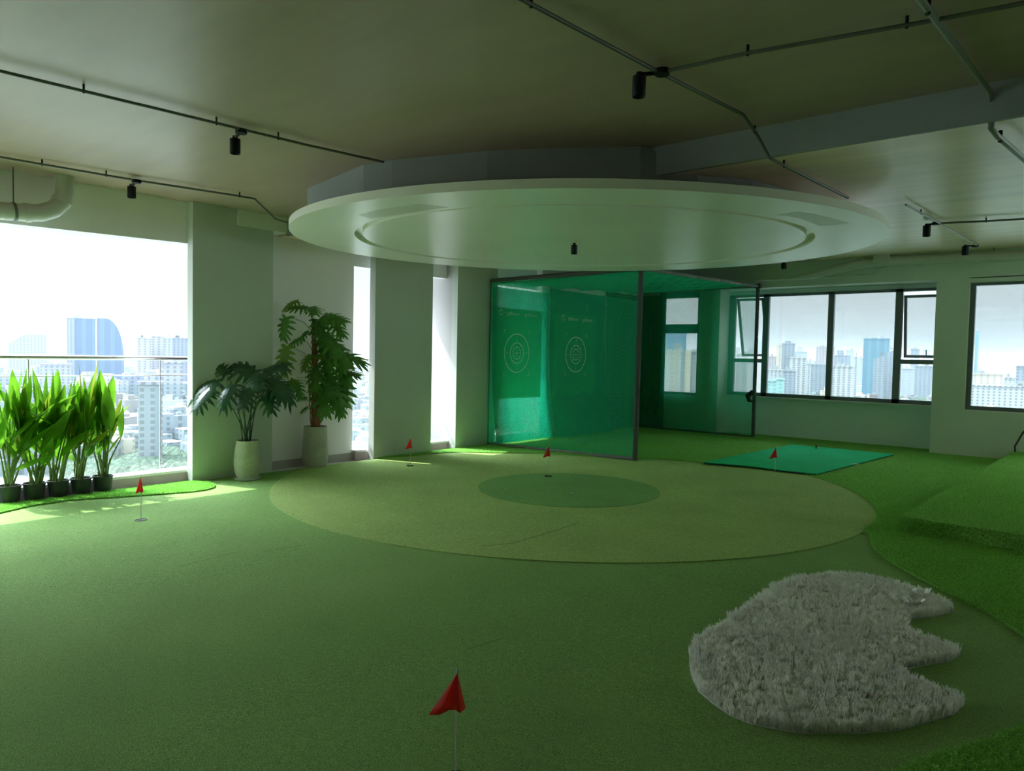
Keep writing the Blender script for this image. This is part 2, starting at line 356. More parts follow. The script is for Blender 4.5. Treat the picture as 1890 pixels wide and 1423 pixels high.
DP = [(-6.72, 4.52), (-5.446, 4.266), (-5.095, 4.315), (-4.194, 4.609), (-3.575, 4.941), (-3.075, 5.266), (-2.72, 5.6), (-2.45, 6.1), (-2.35, 6.9), (-2.6, 7.8), (-3.5, 8.5), (-5.0, 8.5), (-6.3, 7.8), (-7.0, 6.8), (-7.2, 5.8), (-7.05, 5.0)]
m = MB().prism(DP, dz+.078, [3.36 if p[1] < YS+.02 else zlow(p[1]) for p in DP])
m.build('drum', BEAM, disc, False, L)
def stain(px, name='damp_stain'):
    P = [atz(x, y, dz-.0015) for x, y in px]
    m = MB().prism([(p.x, p.y) for p in P], dz-.0015, dz+.001); m.build(name, STAIN, disc, False, L)
stain([(662, 397), (690, 389), (740, 381), (775, 376), (800, 380), (828, 383), (800, 386), (760, 392), (710, 400), (683, 403)])
stain([(1432, 397), (1470, 391), (1500, 395), (1535, 403), (1568, 412), (1540, 416), (1512, 417), (1480, 404), (1455, 399)])
tag(disc, 'large round suspended ceiling disc with a recessed inner ring', 'ceiling disc')

# ================================================================ THE CITY BELOW
GZ = -62.0
def facade(name, wall, win, fx=3.6, fz=3.3, wx=.45, wz=.5, rough=.6, vert=False, spec=.3):
    m = bpy.data.materials.new(name); m.use_nodes = True; t = m.node_tree; b = t.nodes['Principled BSDF']; b.inputs['Roughness'].default_value = rough; b.inputs['Specular IOR Level'].default_value = spec
    c = nn(t, 'ShaderNodeTexCoord'); sp_ = nn(t, 'ShaderNodeSeparateXYZ'); t.links.new(c.outputs['Object'], sp_.inputs[0])
    ad = nn(t, 'ShaderNodeMath', operation='ADD'); t.links.new(sp_.outputs[0], ad.inputs[0]); t.links.new(sp_.outputs[1], ad.inputs[1])
    def stripe(src, per, w):
        d = nn(t, 'ShaderNodeMath', operation='DIVIDE'); t.links.new(src, d.inputs[0]); d.inputs[1].default_value = per
        f = nn(t, 'ShaderNodeMath', operation='FRACT'); t.links.new(d.outputs[0], f.inputs[0])
        l = nn(t, 'ShaderNodeMath', operation='LESS_THAN'); t.links.new(f.outputs[0], l.inputs[0]); l.inputs[1].default_value = w; return l.outputs[0]
    a = stripe(ad.outputs[0], fx, wx)
    if vert: k = a
    else:
        z_ = stripe(sp_.outputs[2], fz, wz); mm = nn(t, 'ShaderNodeMath', operation='MULTIPLY'); t.links.new(a, mm.inputs[0]); t.links.new(z_, mm.inputs[1]); k = mm.outputs[0]
    g = nn(t, 'ShaderNodeNewGeometry'); sn = nn(t, 'ShaderNodeSeparateXYZ'); t.links.new(g.outputs['Normal'], sn.inputs[0])
    up_ = nn(t, 'ShaderNodeMath', operation='LESS_THAN'); t.links.new(sn.outputs[2], up_.inputs[0]); up_.inputs[1].default_value = .5
    kk = nn(t, 'ShaderNodeMath', operation='MULTIPLY'); t.links.new(k, kk.inputs[0]); t.links.new(up_.outputs[0], kk.inputs[1])
    mx = nn(t, 'ShaderNodeMix', data_type='RGBA'); mx.inputs['A'].default_value = (*wall, 1); mx.inputs['B'].default_value = (*win, 1); t.links.new(kk.outputs[0], mx.inputs['Factor'])
    t.links.new(mx.outputs['Result'], b.inputs['Base Color']); return m
FC = {
 'pale': facade('pale_apartment_facade', (.42, .44, .45), (.17, .21, .25), 5.0, 3.3, .4, .55),
 'rib': facade('ribbed_apartment_facade', (.46, .46, .45), (.20, .24, .27), 7.0, 3.3, .5, .7),
 'grey': facade('grey_tower_facade', (.26, .30, .34), (.17, .21, .26), 6.0, 3.6, .5, .6),
 'blue': facade('blue_glass_facade', (.10, .19, .30), (.13, .24, .36), 14.0, 4.0, .3, .9, .25, True),
 'teal': facade('blue_green_glass_facade', (.09, .21, .29), (.12, .25, .33), 12.0, 4.0, .4, .9, .25, True),
 'cream': facade('cream_facade', (.52, .47, .38), (.34, .32, .28), 8.0, 3.3, .35, .6),
 'mint': facade('mint_green_facade', (.30, .50, .48), (.22, .36, .37), 6.0, 3.8, .5, .5),
 'pink': facade('pinkish_facade', (.40, .34, .34), (.26, .26, .29), 5.0, 3.3, .5, .7),
 'orange': facade('orange_facade', (.62, .34, .22), (.5, .42, .36), 6.0, 3.3, .3, .4),
 'haze': facade('hazed_grey_facade', (.38, .43, .47), (.33, .38, .43), 8.0, 4.0, .5, .6)}  # last entry has distance haze put into its pale, low-contrast colour
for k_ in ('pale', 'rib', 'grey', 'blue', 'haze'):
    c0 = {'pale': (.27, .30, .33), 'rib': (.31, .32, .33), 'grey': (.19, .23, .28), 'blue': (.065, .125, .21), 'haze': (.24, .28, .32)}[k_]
    FC[k_+'_w'] = facade('west_'+k_+'_facade', c0, tuple(c*.62 if k_ != 'blue' else c*1.25 for c in c0), {'blue': 14.0, 'rib': 7.0}.get(k_, 5.0), 3.4, .42, .6, .5, k_ == 'blue')  # darker copies, colour lowered to offset the bright light outside
ROOFM = mat('concrete_roof', (.30, .32, .33), .8)
GREEN = mat('tree_canopy', (.055, .085, .055), .9, noise=[(.25, .4, 3.0)])
GROUND = mat('city_ground', (.13, .155, .14), .9, noise=[(.01, .35, 6.0), (.08, .3, 3.0)])
def gp(px, D):   # ground point seen along the column px at horizontal distance D
    d = ray(px, 650); d.z = 0; d.normalize(); return d*D
def hz(px): return 640+(px-100)*.0197
def topz(px, py, D):
    d = ray(px, py); return CAMZ+D*d.z/math.hypot(d.x, d.y)
def bld(x0, x1, ytop, D, mt, label, depth=.6, kind='box', rot=None, crown=None, sub=()):
    px = (x0+x1)/2; c = gp(px, D); ax, bx_ = gp(x0, D), gp(x1, D); w = (bx_-ax).length; u = (bx_-ax).normalized(); az = math.atan2(u.y, u.x)
    zt = topz(px, ytop, D); h = zt-GZ; dp = max(w*depth, 8)
    e = empty('tower' if h > 45 else 'building', (c.x, c.y, GZ), az)
    m = MB()
    if kind == 'box':
        m.box((-w/2, 0, 0), (w/2, dp, h))
        if h > 40: m.box((-w/2-.3, -.6, h-1.2), (w/2+.3, dp, h+.4))
    elif kind == 'sail':
        n = 14; prof = [(-w/2, 0), (-w/2, h)]+[(-w/2+w*(.32+.68*math.sin(math.pi/2*k/n)), h*(.40+.60*math.cos(math.pi/2*k/n)**.9)) for k in range(0, n+1)]+[(w/2, 0)]
        k = len(prof); m.add([(x, 0, z) for x, z in prof]+[(x, dp, z) for x, z in prof], [tuple(range(k)), tuple(range(2*k-1, k-1, -1))]+[(i, k+i, k+(i+1) % k, (i+1) % k) for i in range(k)])
    elif kind == 'step':
        for i in range(7): m.box((-w/2+w*.44*i/7, .1*i, 0), (-w/2+w*.44*(i+1)/7, dp, h*(.80+.20*(i+.5)/7)))
        m.box((-w/2+w*.44, 0, 0), (w/2, dp, h))
    elif kind == 'slant':
        m.add([(-w/2, 0, 0), (w/2, 0, 0), (w/2, dp, 0), (-w/2, dp, 0), (-w/2, 0, h*.93), (w/2, 0, h), (w/2, dp, h), (-w/2, dp, h*.93)], [(3,2,1,0),(4,5,6,7),(0,1,5,4),(1,2,6,5),(2,3,7,6),(3,0,4,7)])
    m.build('wall', FC[mt], e)
    rr = random.Random(int(x0*7+ytop))
    if kind in ('box', 'slant') and h > 30:
        for _ in range(2):
            a = rr.uniform(-.35, .15)*w; b_ = rr.uniform(.1, .25)*w; hh = rr.uniform(2.5, 6)
            MB().box((a, dp*.2, h-.5), (a+b_, dp*.7, h+hh)).build('roof_block', ROOFM, e)
    if crown: MB().box((-w*.3, dp*.1, h), (w*.1, dp*.6, h+crown)).build('roof_block', FC[mt], e)
    for fx0, fx1, mt2 in sub: MB().box((-w/2+w*fx0, -1.0, 0), (-w/2+w*fx1, .5, h*.995)).build('facade_strip', FC[mt2], e)
    tag(e, label, 'building')
bld(15, 86, 617, 1500, 'pale_w', 'pale stepped apartment block beyond the balcony, leftmost on the skyline', .4, 'step')
bld(124, 177, 588, 1250, 'blue_w', 'blue glass slab tower with a pale strip down its left edge', .5, 'box', sub=((0, .26, 'grey_w'),))
bld(179, 229, 588, 1250, 'blue_w', 'blue glass tower with a curved sail-shaped right side', .5, 'sail', sub=())
bld(252, 279, 624, 1100, 'rib_w', 'ribbed pale apartment tower, left end of the row beside the first column', .6)
bld(279, 303, 621, 1120, 'rib_w', 'ribbed pale apartment tower, second in the row beside the first column', .6)
bld(303, 318, 624, 1080, 'pale_w', 'narrow pale apartment tower in the row beside the first column', .6)
bld(318, 352, 624, 1100, 'grey_w', 'greyish apartment tower touching the left edge of the first column', .6)
bld(303, 337, 668, 640, 'pale_w', 'nearer white apartment block seen below the handrail beside the first column', .6)
bld(75, 132, 672, 900, 'pale_w', 'low wide white apartment block below the handrail, behind the heliconias', .5)
bld(225, 303, 690, 760, 'grey_w', 'long flat grey block below the handrail', .4)
bld(255, 300, 706, 420, 'pale_w', 'white square house block among the rooftops below the railing', .8)
bld(0, 70, 690, 800, 'haze_w', 'broad pale block low behind the leftmost heliconias', .4)
# right-hand skyline
bld(1228, 1266, 606, 900, 'blue', 'blue glass tower seen through the narrow far window behind the net', .6)
bld(1226, 1288, 646, 520, 'rib', 'big ribbed apartment block filling the narrow far window', .4, sub=((.22, .36, 'cream'), (.62, .8, 'cream')))
bld(1330, 1411, 650, 560, 'rib', 'big ribbed apartment block behind the open sash', .4, sub=((.3, .42, 'pale'),))
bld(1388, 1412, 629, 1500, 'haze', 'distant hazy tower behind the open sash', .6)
bld(1400, 1434, 702, 760, 'mint', 'mint green office block at the left of the wide window, lower part', .5)
bld(1431, 1450, 699, 800, 'mint', 'mint green slab wing standing right of the mint block', .5)
bld(1433, 1443, 637, 1300, 'cream', 'cream tower strip at the left of the wide window', .9)
bld(1443, 1467, 634, 1320, 'grey', 'grey tower joined to the cream strip', .6, crown=5)
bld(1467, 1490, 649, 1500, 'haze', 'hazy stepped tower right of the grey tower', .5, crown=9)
bld(1418, 1433, 658, 1400, 'pink', 'pinkish grey tower beside the window mullion', .6)
bld(1417, 1446, 683, 1050, 'pale', 'low white block in front of the cream tower', .5)
bld(1457, 1489, 660, 1150, 'rib', 'pale ribbed apartment block in front of the hazy stepped tower', .5)
bld(1446, 1470, 684, 1020, 'grey', 'small grey block in front of the ribbed apartments', .5)
bld(1488, 1498, 671, 1200, 'pale', 'slim white apartment slab left of the second mullion', .6)
bld(1498, 1529, 673, 1250, 'grey', 'bluish apartment block low beside the second mullion', .5)
bld(1506, 1541, 640, 1450, 'pink', 'tall pinkish tower behind the second mullion', .5)
bld(1490, 1506, 666, 2200, 'haze', 'far hazy tower between the pale and pinkish towers', .6)
bld(1538, 1570, 656, 1500, 'grey', 'grey tower with a stepped crown right of the second mullion', .5, crown=10)
bld(1562, 1577, 646, 1650, 'haze', 'hazy tower just behind the stepped crown tower', .6)
bld(1537, 1577, 676, 1150, 'rib', 'cream and white apartment row right of the second mullion', .4)
bld(1576, 1583, 658, 1150, 'pale', 'slim white slab end left of the blue tower', 1.2)
bld(1583, 1595, 661, 1600, 'haze', 'hazy grey tower directly left of the blue tower', .8)
bld(1593, 1641, 625, 1350, 'teal', 'tall blue glass tower standing above the wide window skyline', .5)
bld(1613, 1634, 656, 1150, 'grey', 'grey blue apartment tower in front of the blue glass tower', .7, 'slant')
bld(1634, 1652, 645, 1180, 'grey', 'taller grey blue apartment tower right in front of the blue glass tower', .7, 'slant')
bld(1652, 1668, 662, 1300, 'haze', 'hazy block behind the right mullion', .7)
bld(1681, 1697, 644, 1500, 'grey', 'dark grey tower seen through the right open sash', .6)
bld(1703, 1717, 646, 1900, 'haze', 'pale hazy tower seen through the right open sash', .6)
bld(1666, 1690, 680, 1250, 'haze', 'hazy block low in the right sash bay, left one', .5)
bld(1690, 1724, 676, 1300, 'grey', 'hazy block low in the right sash bay, right one', .5)
bld(1799, 1806, 611, 2300, 'teal', 'single slim blue tower in the rightmost window', .9)
bld(1794, 1853, 690, 1250, 'cream', 'long cream five-storey block in the rightmost window', .3)
bld(1855, 1876, 697, 1150, 'pale', 'low white building right of the long cream block', .5)
bld(1877, 1925, 676, 1000, 'grey', 'grey building at the right edge of the rightmost window', .5)
bld(1795, 1960, 713, 950, 'pale', 'long low white shed roof across the rightmost window', .12)
# ground, river, hills
struct(MB().add([(-9000, -6000, GZ), (9000, -6000, GZ), (9000, 14000, GZ), (-9000, 14000, GZ)], [(0, 1, 2, 3)]).build('ground', GROUND))
a, b_, c, d = gp(640, 560), gp(700, 560), gp(705, 860), gp(635, 860)
struct(MB().prism([(p.x, p.y) for p in (a, b_, c, d)], GZ, GZ+.3).build('river', mat('river_water', (.30, .38, .42), .3)))
# low houses
LOWM = [FC['pale_w'], FC['rib_w'], FC['haze_w'], FC['cream'], mat('white_roofed_house', (.40, .42, .42), .8), mat('tin_roofed_house', (.22, .20, .20), .7), FC['pale_w']]
LOW = []
for k in range(12):
    rr = random.Random(k); w, dp, h = rr.uniform(9, 17), rr.uniform(8, 14), rr.uniform(7, 15)
    m = MB().box((-w/2, -dp/2, 0), (w/2, dp/2, h)); m.box((-w*.3, -dp*.3, h), (w*.05, dp*.2, h+2.6)); m.box((w*.1, 0, h), (w*.3, dp*.3, h+1.4))
    LOW.append(m.mesh('low_house', LOWM[k % 7]))
rr = random.Random(11)
def scatter(n, px0, px1, D0, D1, label, grp, cat='building', pw_=1.0):
    for _ in range(n):
        D = D0+(D1-D0)*rr.random()**pw_; p = gp(rr.uniform(px0, px1), D); s_ = rr.uniform(.8, 1.35)
        o = mk('low_house', rr.choice(LOW), None, (p.x, p.y, GZ), (0, 0, rr.uniform(0, 3.1)), (s_, s_, s_*rr.uniform(.8, 1.6)))
        tag(o, label, cat, grp)
scatter(150, -10, 350, 430, 1100, 'small pale house in the dense rooftops below the balcony railing', 'low houses below the balcony railing')
scatter(30, 640, 700, 300, 1300, 'small pale house seen through the slit beside the second column', 'low houses in the slit between columns')
scatter(110, 1400, 1900, 600, 1400, 'small pale house among trees below the far windows', 'low houses below the far windows')
def far_mass(name, n, px0, px1, D0, D1, mt, wr, hr, label):
    m = MB()
    for _ in range(n):
        D = D0+(D1-D0)*rr.random(); p = gp(rr.uniform(px0, px1), D); w = rr.uniform(*wr); dp = rr.uniform(*wr); h = rr.uniform(*hr)*(1 if rr.random() < .93 else 2.2)
        m.box((p.x-w/2, p.y-dp/2, GZ), (p.x+w/2, p.y+dp/2, GZ+h))
    tag(m.build(name, mt), label, 'buildings', kind='stuff')
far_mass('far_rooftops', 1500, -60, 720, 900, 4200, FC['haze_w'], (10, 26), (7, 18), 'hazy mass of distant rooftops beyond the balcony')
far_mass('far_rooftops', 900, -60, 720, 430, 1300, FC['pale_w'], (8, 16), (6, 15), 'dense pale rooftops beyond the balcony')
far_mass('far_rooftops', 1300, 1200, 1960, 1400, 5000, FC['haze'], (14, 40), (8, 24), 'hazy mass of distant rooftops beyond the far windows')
def forest(n, px0, px1, D0, D1, label, r0=3.5, r1=7):
    V = []; F_ = []; base = np.array([(math.cos(a)*r, math.sin(a)*r, z) for z, r in ((-.4, .6), (.1, 1.0), (.6, .7)) for a in np.arange(6)*math.pi/3]+[(0, 0, .95)])
    fc = [(i*6+k, i*6+(k+1) % 6, (i+1)*6+(k+1) % 6, (i+1)*6+k) for i in range(2) for k in range(6)]+[(12+k, 12+(k+1) % 6, 18) for k in range(6)]
    m = MB()
    for _ in range(n):
        D = D0+(D1-D0)*rr.random()**.8; p = gp(rr.uniform(px0, px1), D); r = rr.uniform(r0, r1)
        q = base*np.array([r*rr.uniform(.8, 1.2), r*rr.uniform(.8, 1.2), r*1.3])+np.array([p.x, p.y, GZ+r*.9])
        m.add([tuple(v) for v in q], fc)
    tag(m.build('tree_canopy', GREEN), label, 'trees', kind='stuff')
forest(3000, 100, 350, 330, 470, 'green tree belt below the balcony railing', 1.8, 3.6)
forest(260, -20, 350, 460, 1000, 'scattered trees between the houses below the balcony', 3, 5)
forest(2500, 1400, 1930, 560, 1250, 'green park trees below the far windows')
forest(150, 640, 700, 900, 1500, 'tree belt beyond the river in the slit', 4, 8)

# ---------------------------------------------------------------- haze over the city (real scattering air)
hm = bpy.data.materials.new('city_haze'); hm.use_nodes = True; ht = hm.node_tree; ht.nodes.clear()
vs = nn(ht, 'ShaderNodeVolumeScatter'); vs.inputs['Color'].default_value = (.25, .30, .34, 1); vs.inputs['Density'].default_value = .00030; vs.inputs['Anisotropy'].default_value = .2
ho = nn(ht, 'ShaderNodeOutputMaterial'); ht.links.new(vs.outputs[0], ho.inputs['Volume'])
hz_ = MB().box((-8000, -5000, GZ-1), (-200, 12000, 110)).build('haze', hm); struct(hz_)
hm = hm.copy(); hm.node_tree.nodes['Volume Scatter'].inputs['Color'].default_value = (.40, .48, .54, 1); hm.node_tree.nodes['Volume Scatter'].inputs['Density'].default_value = .00026
hz_ = MB().box((-199, 250, GZ-1), (8000, 12000, 110)).build('haze', hm); struct(hz_)

# ================================================================ TURF
def hgt(x, y):   # gentle mounds in the putting green
    def g(cx, cy, s, a): return a*np.exp(-((x-cx)**2+(y-cy)**2)/(2*s*s))
    return g(-1.9, 1.75, .45, .03) + g(-6.4, 2.75, .75, .02) - g(-6.9, 2.9, .25, .008) + g(-3.3, 9.5, .5, .018) - g(-3.45, 9.1, .25, .02) + g(-.9, 4.2, 1.2, .006)
def gridsheet(x0, x1, y0, y1, step, zoff, inside=None):
    nx, ny = int((x1-x0)/step)+1, int((y1-y0)/step)+1
    X, Y = np.meshgrid(np.linspace(x0, x1, nx), np.linspace(y0, y1, ny)); Z = hgt(X, Y)+zoff
    v = list(zip(X.ravel().tolist(), Y.ravel().tolist(), Z.ravel().tolist()))
    f = [(j*nx+i, j*nx+i+1, (j+1)*nx+i+1, (j+1)*nx+i) for j in range(ny-1) for i in range(nx-1)]
    return MB().add(v, f)
pt_ = gridsheet(-8.44, 4.0, -4.9, 10.4, .07, 0).build('putting_turf', PUTT, None, True)
tag(pt_, 'mid green short artificial putting turf covering most of the floor', 'turf')
FARB = [(-8.44, 6.93), (-8.27, 7.45), (-8.24, 7.9), (-8.07, 8.34), (-7.69, 8.62), (-7.41, 8.9), (-7.09, 9.25), (-6.43, 9.54), (-5.715, 9.85), (-5.4, 10.15), (-4.786, 10.25)]
def circ_sheet(cx, cy, r, zoff, name, mt, clip=None, n=160, rings=40):
    v = [(cx, cy, float(hgt(cx, cy))+zoff)]
    for i in range(1, rings+1):
        for k in range(n):
            t = 2*math.pi*k/n; x, y = cx+r*i/rings*math.cos(t), cy+r*i/rings*math.sin(t)
            if x < -8.42: x = -8.42
            if clip: y = min(y, clip(x))
            v.append((x, y, float(hgt(x, y))+zoff))
    f = [(0, 1+k, 1+(k+1) % n) for k in range(n)]+[(1+(i-1)*n+k, 1+i*n+k, 1+i*n+(k+1) % n, 1+(i-1)*n+(k+1) % n) for i in range(1, rings) for k in range(n)]
    base = 1+(rings-1)*n; nb = len(v)
    v += [(x, y, z-zoff-.001) for x, y, z in v[base:base+n]]
    f += [(base+k, nb+k, nb+(k+1) % n, base+(k+1) % n) for k in range(n)]
    return MB().add(v, f).build(name, mt, None, True)
def farclip(x):
    P = [(-8.44, 6.93)]+FARB+[(-3.5, 10.3), (0, 10.3)]
    return float(np.interp(x, [p[0] for p in P], [p[1] for p in P]))+.05
circle = tag(circ_sheet(-5.286, 7.364, 3.548, .009, 'round_turf', RING, farclip), 'large pale olive circle of turf beneath the ceiling disc', 'turf')
tag(circ_sheet(-4.98, 7.03, 1.09, .014, 'centre_turf', INNR), 'small darker green oval of turf inside the pale circle', 'turf')
# seams
def seam(a, b, par=circle, w=.008):
    a, b = atz(*a, .01), atz(*b, .01); d = (b-a); n = Vector((-d.y, d.x, 0)).normalized()*w/2; P = []
    for k in range(13):
        p = a+d*k/12; z = float(hgt(p.x, p.y))+.0105; P.append((p+n, z)); P.append((p-n, z))
    m = MB().add([(q.x, q.y, z) for q, z in P], [(2*k, 2*k+1, 2*k+3, 2*k+2) for k in range(12)]); m.build('seam', SEAM, par)
seam((890, 1008), (945, 1003)); seam((945, 1003), (1000, 987)); seam((1000, 987), (1070, 965)); seam((1435, 951), (1598, 977), w=.004)
for a, b in [((1215, 1058), (1390, 1096)), ((480, 1020), (570, 1005)), ((860, 1200), (930, 1178)), ((330, 1047), (440, 1020))]: 
    s_ = seam(a, b, pt_, .004)

# fringe turf slab (far + right) ----------------------------------
FR = list(FARB) + [(-4.3, 10.30), (-3.6, 10.36)]
# follows the circle edge
for a in range(58, -8, -6):
    t = R(a); FR.append((-5.286+3.548*math.cos(t)+.0, 7.364+3.548*math.sin(t)))
FR = [p for p in FR]
FR += [(-1.667, 7.184), (-1.543, 6.755), (-1.381, 6.434), (-1.179, 6.148), (-.952, 5.895), (-.722, 5.625), (-.545, 5.464), (-.328, 5.12), (-.1, 4.75), (.1, 4.4), (-.02, 4.1),
       (-.234, 3.85), (-.339, 3.60), (-.485, 3.30), (-.569, 3.106), (-.72, 2.6), (-.8, 2.0), (0, 1.0), (5.8, 1.0), (5.8, YF), (-2.45, YF), (-2.45, YB), (-6.46, YB), (-6.46, YF), (-8.44, YF)]
fr = MB().prism(FR, .0, .022).build('fringe_turf', FRNG)
tag(fr, 'long-pile bright green turf around the far and right sides', 'turf')
PA = [(-8.50, 1.2), (-8.0, 1.2), (-8.03, 2.05), (-8.185, 2.358), (-8.22, 2.701), (-8.069, 3.055), (-7.9, 3.482), (-7.80, 3.788), (-7.80, 3.95), (-7.88, 4.087), (-8.02, 4.17), (-8.225, 4.192), (-8.42, 4.09), (-8.42, 3.4), (-8.44, 3.2), (-8.43, 2.4)]
pa = tag(MB().prism(PA, -.02, .018).build('turf_patch', FRNG), 'sunlit patch of long green turf along the row of black pots', 'turf')
# platform
PLZ = .165
PL = [(-1.40, 7.47), (-1.46, 7.56), (-1.21, YF-.01), (5.7, YF-.01), (5.7, 7.36), (-.4, 7.40)]
plat = tag(MB().prism(PL, .022, PLZ).build('turf_platform', FRNG), 'raised turf-covered platform at the right edge', 'platform')

def blades(poly, n, z0, ln, wd_, mat_, name, parent, lean=.35, far=None, seg=1, fold=0.0):
    P = np.array(poly); lo, hi = P.min(0), P.max(0); out = []
    need = n
    while need > 0:
        q = RNG.uniform(lo, hi, (need*3+100, 2)); x, y = q.T; c = np.zeros(len(q), bool)
        for i in range(len(P)):
            x1, y1 = P[i]; x2, y2 = P[(i+1) % len(P)]
            if y1 == y2: continue
            cond = (y1 > y) != (y2 > y); c ^= cond & (x < (x2-x1)*(y-y1)/(y2-y1)+x1)
        if far is not None:
            c &= far(q)
        q = q[c][:need]; out.append(q); need -= len(q)
        if len(q) == 0: break
    q = np.concatenate(out); k = len(q)
    a = RNG.uniform(0, 2*np.pi, k); w = wd_*RNG.uniform(.7, 1.3, k)/2; h = ln*RNG.uniform(.65, 1.15, k)
    la = RNG.uniform(0, 2*np.pi, k); lr = lean*RNG.uniform(.1, 1, k)*h
    if seg > 1:   # tufts: neighbours lean together and differ in height
        ci = (np.floor(q[:, 0]/.024).astype(int)*7919+np.floor(q[:, 1]/.024).astype(int)*104729) % 4093
        ra, rh = RNG.uniform(0, 2*np.pi, 4093), RNG.uniform(.72, 1.15, 4093); la = ra[ci]+RNG.normal(0, .7, k); h = h*rh[ci]; lr = lean*RNG.uniform(.3, 1, k)*h
    dx, dy = np.cos(a)*w, np.sin(a)*w; lx, ly = np.cos(la)*lr, np.sin(la)*lr
    b = np.zeros((k, 3)); b[:, :2] = q; b[:, 2] = z0
    D = np.stack([dx, dy, 0*dx], 1)
    if seg == 1:
        t = b+np.stack([lx, ly, h], 1); V = np.stack([b-D, b+D, t], 1).reshape(-1, 3)
        return bulk(name, V, 3, mat_, parent)
    m1 = b+np.stack([lx*.35, ly*.35, h*.6], 1); t = b+np.stack([lx, ly, h], 1)
    V = np.stack([b-D, b+D, m1+D*.9, m1-D*.9, m1-D*.9, m1+D*.9, t+D*.35, t-D*.35], 1).reshape(-1, 3)
    return bulk(name, V, 4, mat_, parent)
def near(lim):
    def f(q):
        x, y = q.T; d = np.hypot(x, y); ang = np.degrees(np.arctan2(-x, y))-40
        return (np.abs(ang) < 52) & (RNG.uniform(0, 1, len(x)) < np.clip((lim/np.maximum(d, .1))**2, 0, 1)) & (d > 1.5)
    return f
inplat = np.array(PL)
def frfar(q):
    x, y = q.T; return near(7)(q) & ~((x > -1.4) & (y > 7.45)) & (y < 14.4)
def off(poly): return poly
tag(blades(FR, 330000, .02, .022, .0035, BLADE, 'grass_pile', fr, .8, frfar), kind='stuff')
tag(blades([(p[0], p[1]+.02) for p in PL], 130000, PLZ-.002, .024, .0035, BLADE, 'grass_pile', plat, .8, near(9)), kind='stuff')
# pile on the platform's front and left side
k = 9000; xs = RNG.uniform(-1.4, .6, k); zz = RNG.uniform(.02, PLZ, k); a = RNG.uniform(0, 2*np.pi, k)
b = np.stack([xs, np.full(k, 7.45), zz], 1); D = np.stack([np.cos(a)*.002, 0*a, np.sin(a)*.002], 1)
t = b+np.stack([RNG.normal(0, .006, k), -RNG.uniform(.012, .024, k), RNG.normal(-.006, .006, k)], 1)
tag(bulk('side_pile', np.stack([b-D, b+D, t], 1).reshape(-1, 3), 3, BLADE, plat), kind='stuff')
tag(blades(PA, 22000, .016, .02, .004, BLADE, 'grass_pile', pa, .8), kind='stuff')

k = 9000; tt = RNG.uniform(0, 1, k); zz = RNG.uniform(.02, PLZ, k); a = RNG.uniform(0, 2*np.pi, k)
b = np.stack([-1.465+.25*tt**1, 7.55+6.9*tt, zz], 1); b[:1500] = np.stack([-1.465+.07*tt[:1500], 7.56-.1*tt[:1500], zz[:1500]], 1); D = np.stack([0*a, np.cos(a)*.002, np.sin(a)*.002], 1)
t = b+np.stack([-RNG.uniform(.012, .024, k), RNG.normal(0, .006, k), RNG.normal(-.006, .006, k)], 1)
tag(bulk('side_pile', np.stack([b-D, b+D, t], 1).reshape(-1, 3), 3, BLADE, plat), kind='stuff')

# teal mat ---------------------------------------------------------
mt_ = empty('tee_mat', (-3.7, 11.8, .022)); L = inv(mt_)
MP = [(-4.684, 10.13), (-4.35, 10.22), (-3.961, 10.30), (-3.525, 10.25), (-3.089, 10.27), (-2.804, 13.53), (-4.523, 13.55)]
MB().prism(MP, .022, .040).build('rubber_base', MATB, mt_, loc=L)
MB().prism([(p[0]*.998-.006, p[1]+.0) for p in MP], .040, .050).build('mat_surface', MATG, mt_, loc=L)
tag(mt_, 'teal green tee mat lying in front of the net cage', 'mat')
t_ = tag(MB().lathe([(.012, 0), (.012, .045), (.018, .06), (.016, .065)], 12, (-3.99, 13.22, .050)).build('rubber_tee', mat('tee_rubber', (.10, .05, .02), .5), None, True), 'small dark rubber tee standing at the mat\'s far side', 'tee')
t_ = tag(MB().prism([(-2.99, 11.66), (-2.90, 11.68), (-2.905, 11.72), (-2.99, 11.70)], .050, .056).build('paper_scrap', PLAST), 'tiny white scrap on the right edge of the tee mat', 'scrap')

# white rug --------------------------------------------------------
RO = [(125,560),(130,640),(165,730),(240,800),(340,870),(450,915),(600,945),(720,965),(860,962),(1000,965),(1120,955),(1230,945),(1340,915),(1440,885),(1520,860),(1560,810),(1575,785),(1530,745),(1490,720),(1400,690),(1330,665),(1260,640),(1245,615),(1340,605),(1420,592),(1500,575),(1545,540),(1550,515),(1500,480),(1430,455),(1350,430),(1280,410),(1275,375),(1300,352),(1400,345),(1480,325),(1520,310),(1510,275),(1450,235),(1380,205),(1300,180),(1200,150),(1100,125),(1000,112),(900,105),(800,112),(700,120),(620,145),(560,170),(500,215),(430,265),(370,305),(280,370),(200,420),(140,470),(120,510)]
RG = []   # far-facing edges are seen at the tips of the pile, near-facing edges at its foot
ZO = []
for k_ in range(len(RO)):
    a_, b_ = RO[k_-1], RO[(k_+1) % len(RO)]; dx_ = (b_[0]-a_[0])/max(1, math.hypot(b_[0]-a_[0], b_[1]-a_[1]))
    ZO.append(.022-.020*max(-1, min(1, dx_*1.6)))
for _ in range(2): ZO = [(ZO[k-1]+2*ZO[k]+ZO[(k+1) % len(ZO)])/4 for k in range(len(ZO))]
for (x_, y_), z_ in zip(RO, ZO):
    p_ = atz(1230+x_/2.8636, 1020+y_/2.8636, z_); RG.append((p_.x, p_.y))
